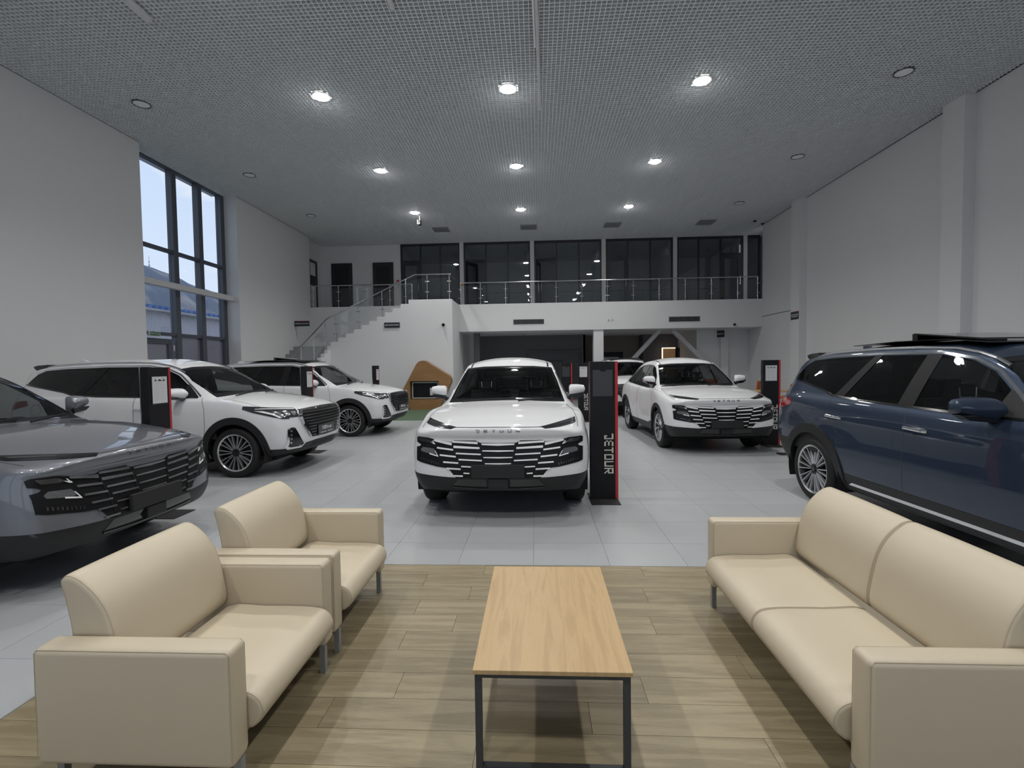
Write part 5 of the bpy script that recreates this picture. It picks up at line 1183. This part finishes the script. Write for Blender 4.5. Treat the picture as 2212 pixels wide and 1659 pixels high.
for c in (t1, t2): obj('tilted_sunroof', MB().prism([(.02,1.75),(-.66,1.825),(-.66,1.812),(.02,1.738)], 'y', -.43, .43).box(-.68,-.62,-.43,.43,1.75,1.82), M_gloss, c)
# ================================================================== OUTSIDE THE LEFT WINDOW
M_panel = mat('ribbed_cladding', (0.42,0.42,0.46), .7, noise=.05); M_blue = mat('blue_roofing', (0.05,0.13,0.34), .5, noise=.1)
struct(obj('ground', MB().box(-700, -12.2, -600, 900, -.4, -.2), mat('asphalt', (.16,.16,.165), .9, noise=.1)))
wh = thing('warehouse', 'grey ribbed warehouse with a blue corrugated roof outside the window', 'building', (-20.4, 0, 0))
bm_ = MB(); y = 8.0
while y < 46: bm_.prism([(0,y),(.02,y+.02),(.02,y+.06),(0,y+.08)], 'z', -.2, 4.68); y += .11
bm_.box(-.1, .005, 8, 46, -.2, 4.68); obj('wall', bm_, M_panel, wh)
rf = MB(); y = 7.8
while y < 46: rf.add([(.42,y,4.84),(.42,y+.18,4.84),(.42,y+.22,4.97),(.42,y+.40,4.97),(-6,y,5.25),(-6,y+.18,5.25),(-6,y+.22,5.38),(-6,y+.40,5.38)], [(0,1,5,4),(1,2,6,5),(2,3,7,6)]); rf.box(.40,.42,y+.20,y+.42,4.79,4.97); y += .44
obj('roof', rf, M_blue, wh); obj('gutter', MB().cyl((.34,7.8,4.72),(.34,46,4.72),.09,10), mat('gutter_grey', (.30,.31,.33), .5, noise=.05), wh)
obj('brace', MB().bar((.2,24.5,.6),(.2,30,2.9),.08,.08), M_winframe, wh)
hb = MB(); nx_, ny_ = 20, 80; vs = []
def hill_h(x, y):
    r = (-x-250)/150.0
    ridge = 100-(y-490)*.125+1.2*math.sin(y*.11)+.7*math.sin(y*.37+1)
    return max(-2, ridge*math.sin(min(1, max(0, r))*PI/2)**.9+(2.0*math.sin(x*.05+y*.03)+1.0*math.sin(y*.21+x*.1))*(1-min(1, max(0, r))))
for i in range(nx_):
    for j in range(ny_): x = -240-i*9; y = 250+j*7; vs.append((x, y, hill_h(x, y)-.5))
hb.add(vs, [(i*ny_+j, i*ny_+j+1, (i+1)*ny_+j+1, (i+1)*ny_+j) for i in range(nx_-1) for j in range(ny_-1)])
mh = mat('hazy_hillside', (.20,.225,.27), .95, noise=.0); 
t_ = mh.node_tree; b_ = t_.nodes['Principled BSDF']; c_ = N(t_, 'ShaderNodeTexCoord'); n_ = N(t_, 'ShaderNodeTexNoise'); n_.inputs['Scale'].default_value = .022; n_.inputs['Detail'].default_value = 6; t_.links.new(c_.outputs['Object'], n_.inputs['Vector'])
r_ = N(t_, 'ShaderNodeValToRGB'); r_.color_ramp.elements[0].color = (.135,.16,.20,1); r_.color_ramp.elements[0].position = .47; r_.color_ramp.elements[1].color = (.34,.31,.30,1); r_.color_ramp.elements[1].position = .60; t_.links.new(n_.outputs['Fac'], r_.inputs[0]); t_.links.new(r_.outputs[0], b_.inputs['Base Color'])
struct(obj('hills', hb, mh, smooth=True))
tw = thing('radio_tower', 'tall lattice radio tower on the hilltop outside the window', 'tower', (-400, 498, 97))
tmast = MB()
for k in range(6):
    z0, z1 = k*6.0, (k+1)*6.0; w0, w1 = 2.6-.36*k, 2.6-.36*(k+1)
    for a in range(4):
        c0, s0 = math.cos(a*PI/2+.7), math.sin(a*PI/2+.7); c1, s1 = math.cos((a+1)*PI/2+.7), math.sin((a+1)*PI/2+.7)
        tmast.bar((w0*c0, w0*s0, z0), (w1*c0, w1*s0, z1), .38, .38).bar((w0*c0, w0*s0, z0), (w1*c1, w1*s1, z1), .22, .22)
M_tw = mat('tower_grey', (.5,.52,.56), .7, noise=.05)
obj('lattice', tmast, M_tw, tw); obj('antenna', MB().cyl((0,0,36),(0,0,47),.35,8), M_tw, tw); obj('platform', MB().cyl((0,0,24),(0,0,25),2.4,10).cyl((0,0,33),(0,0,34),1.6,10), M_tw, tw); obj('building', MB().box(-6,6,-9,9,-4,2), M_tw, tw)
tw.scale = (.48, .48, .48)
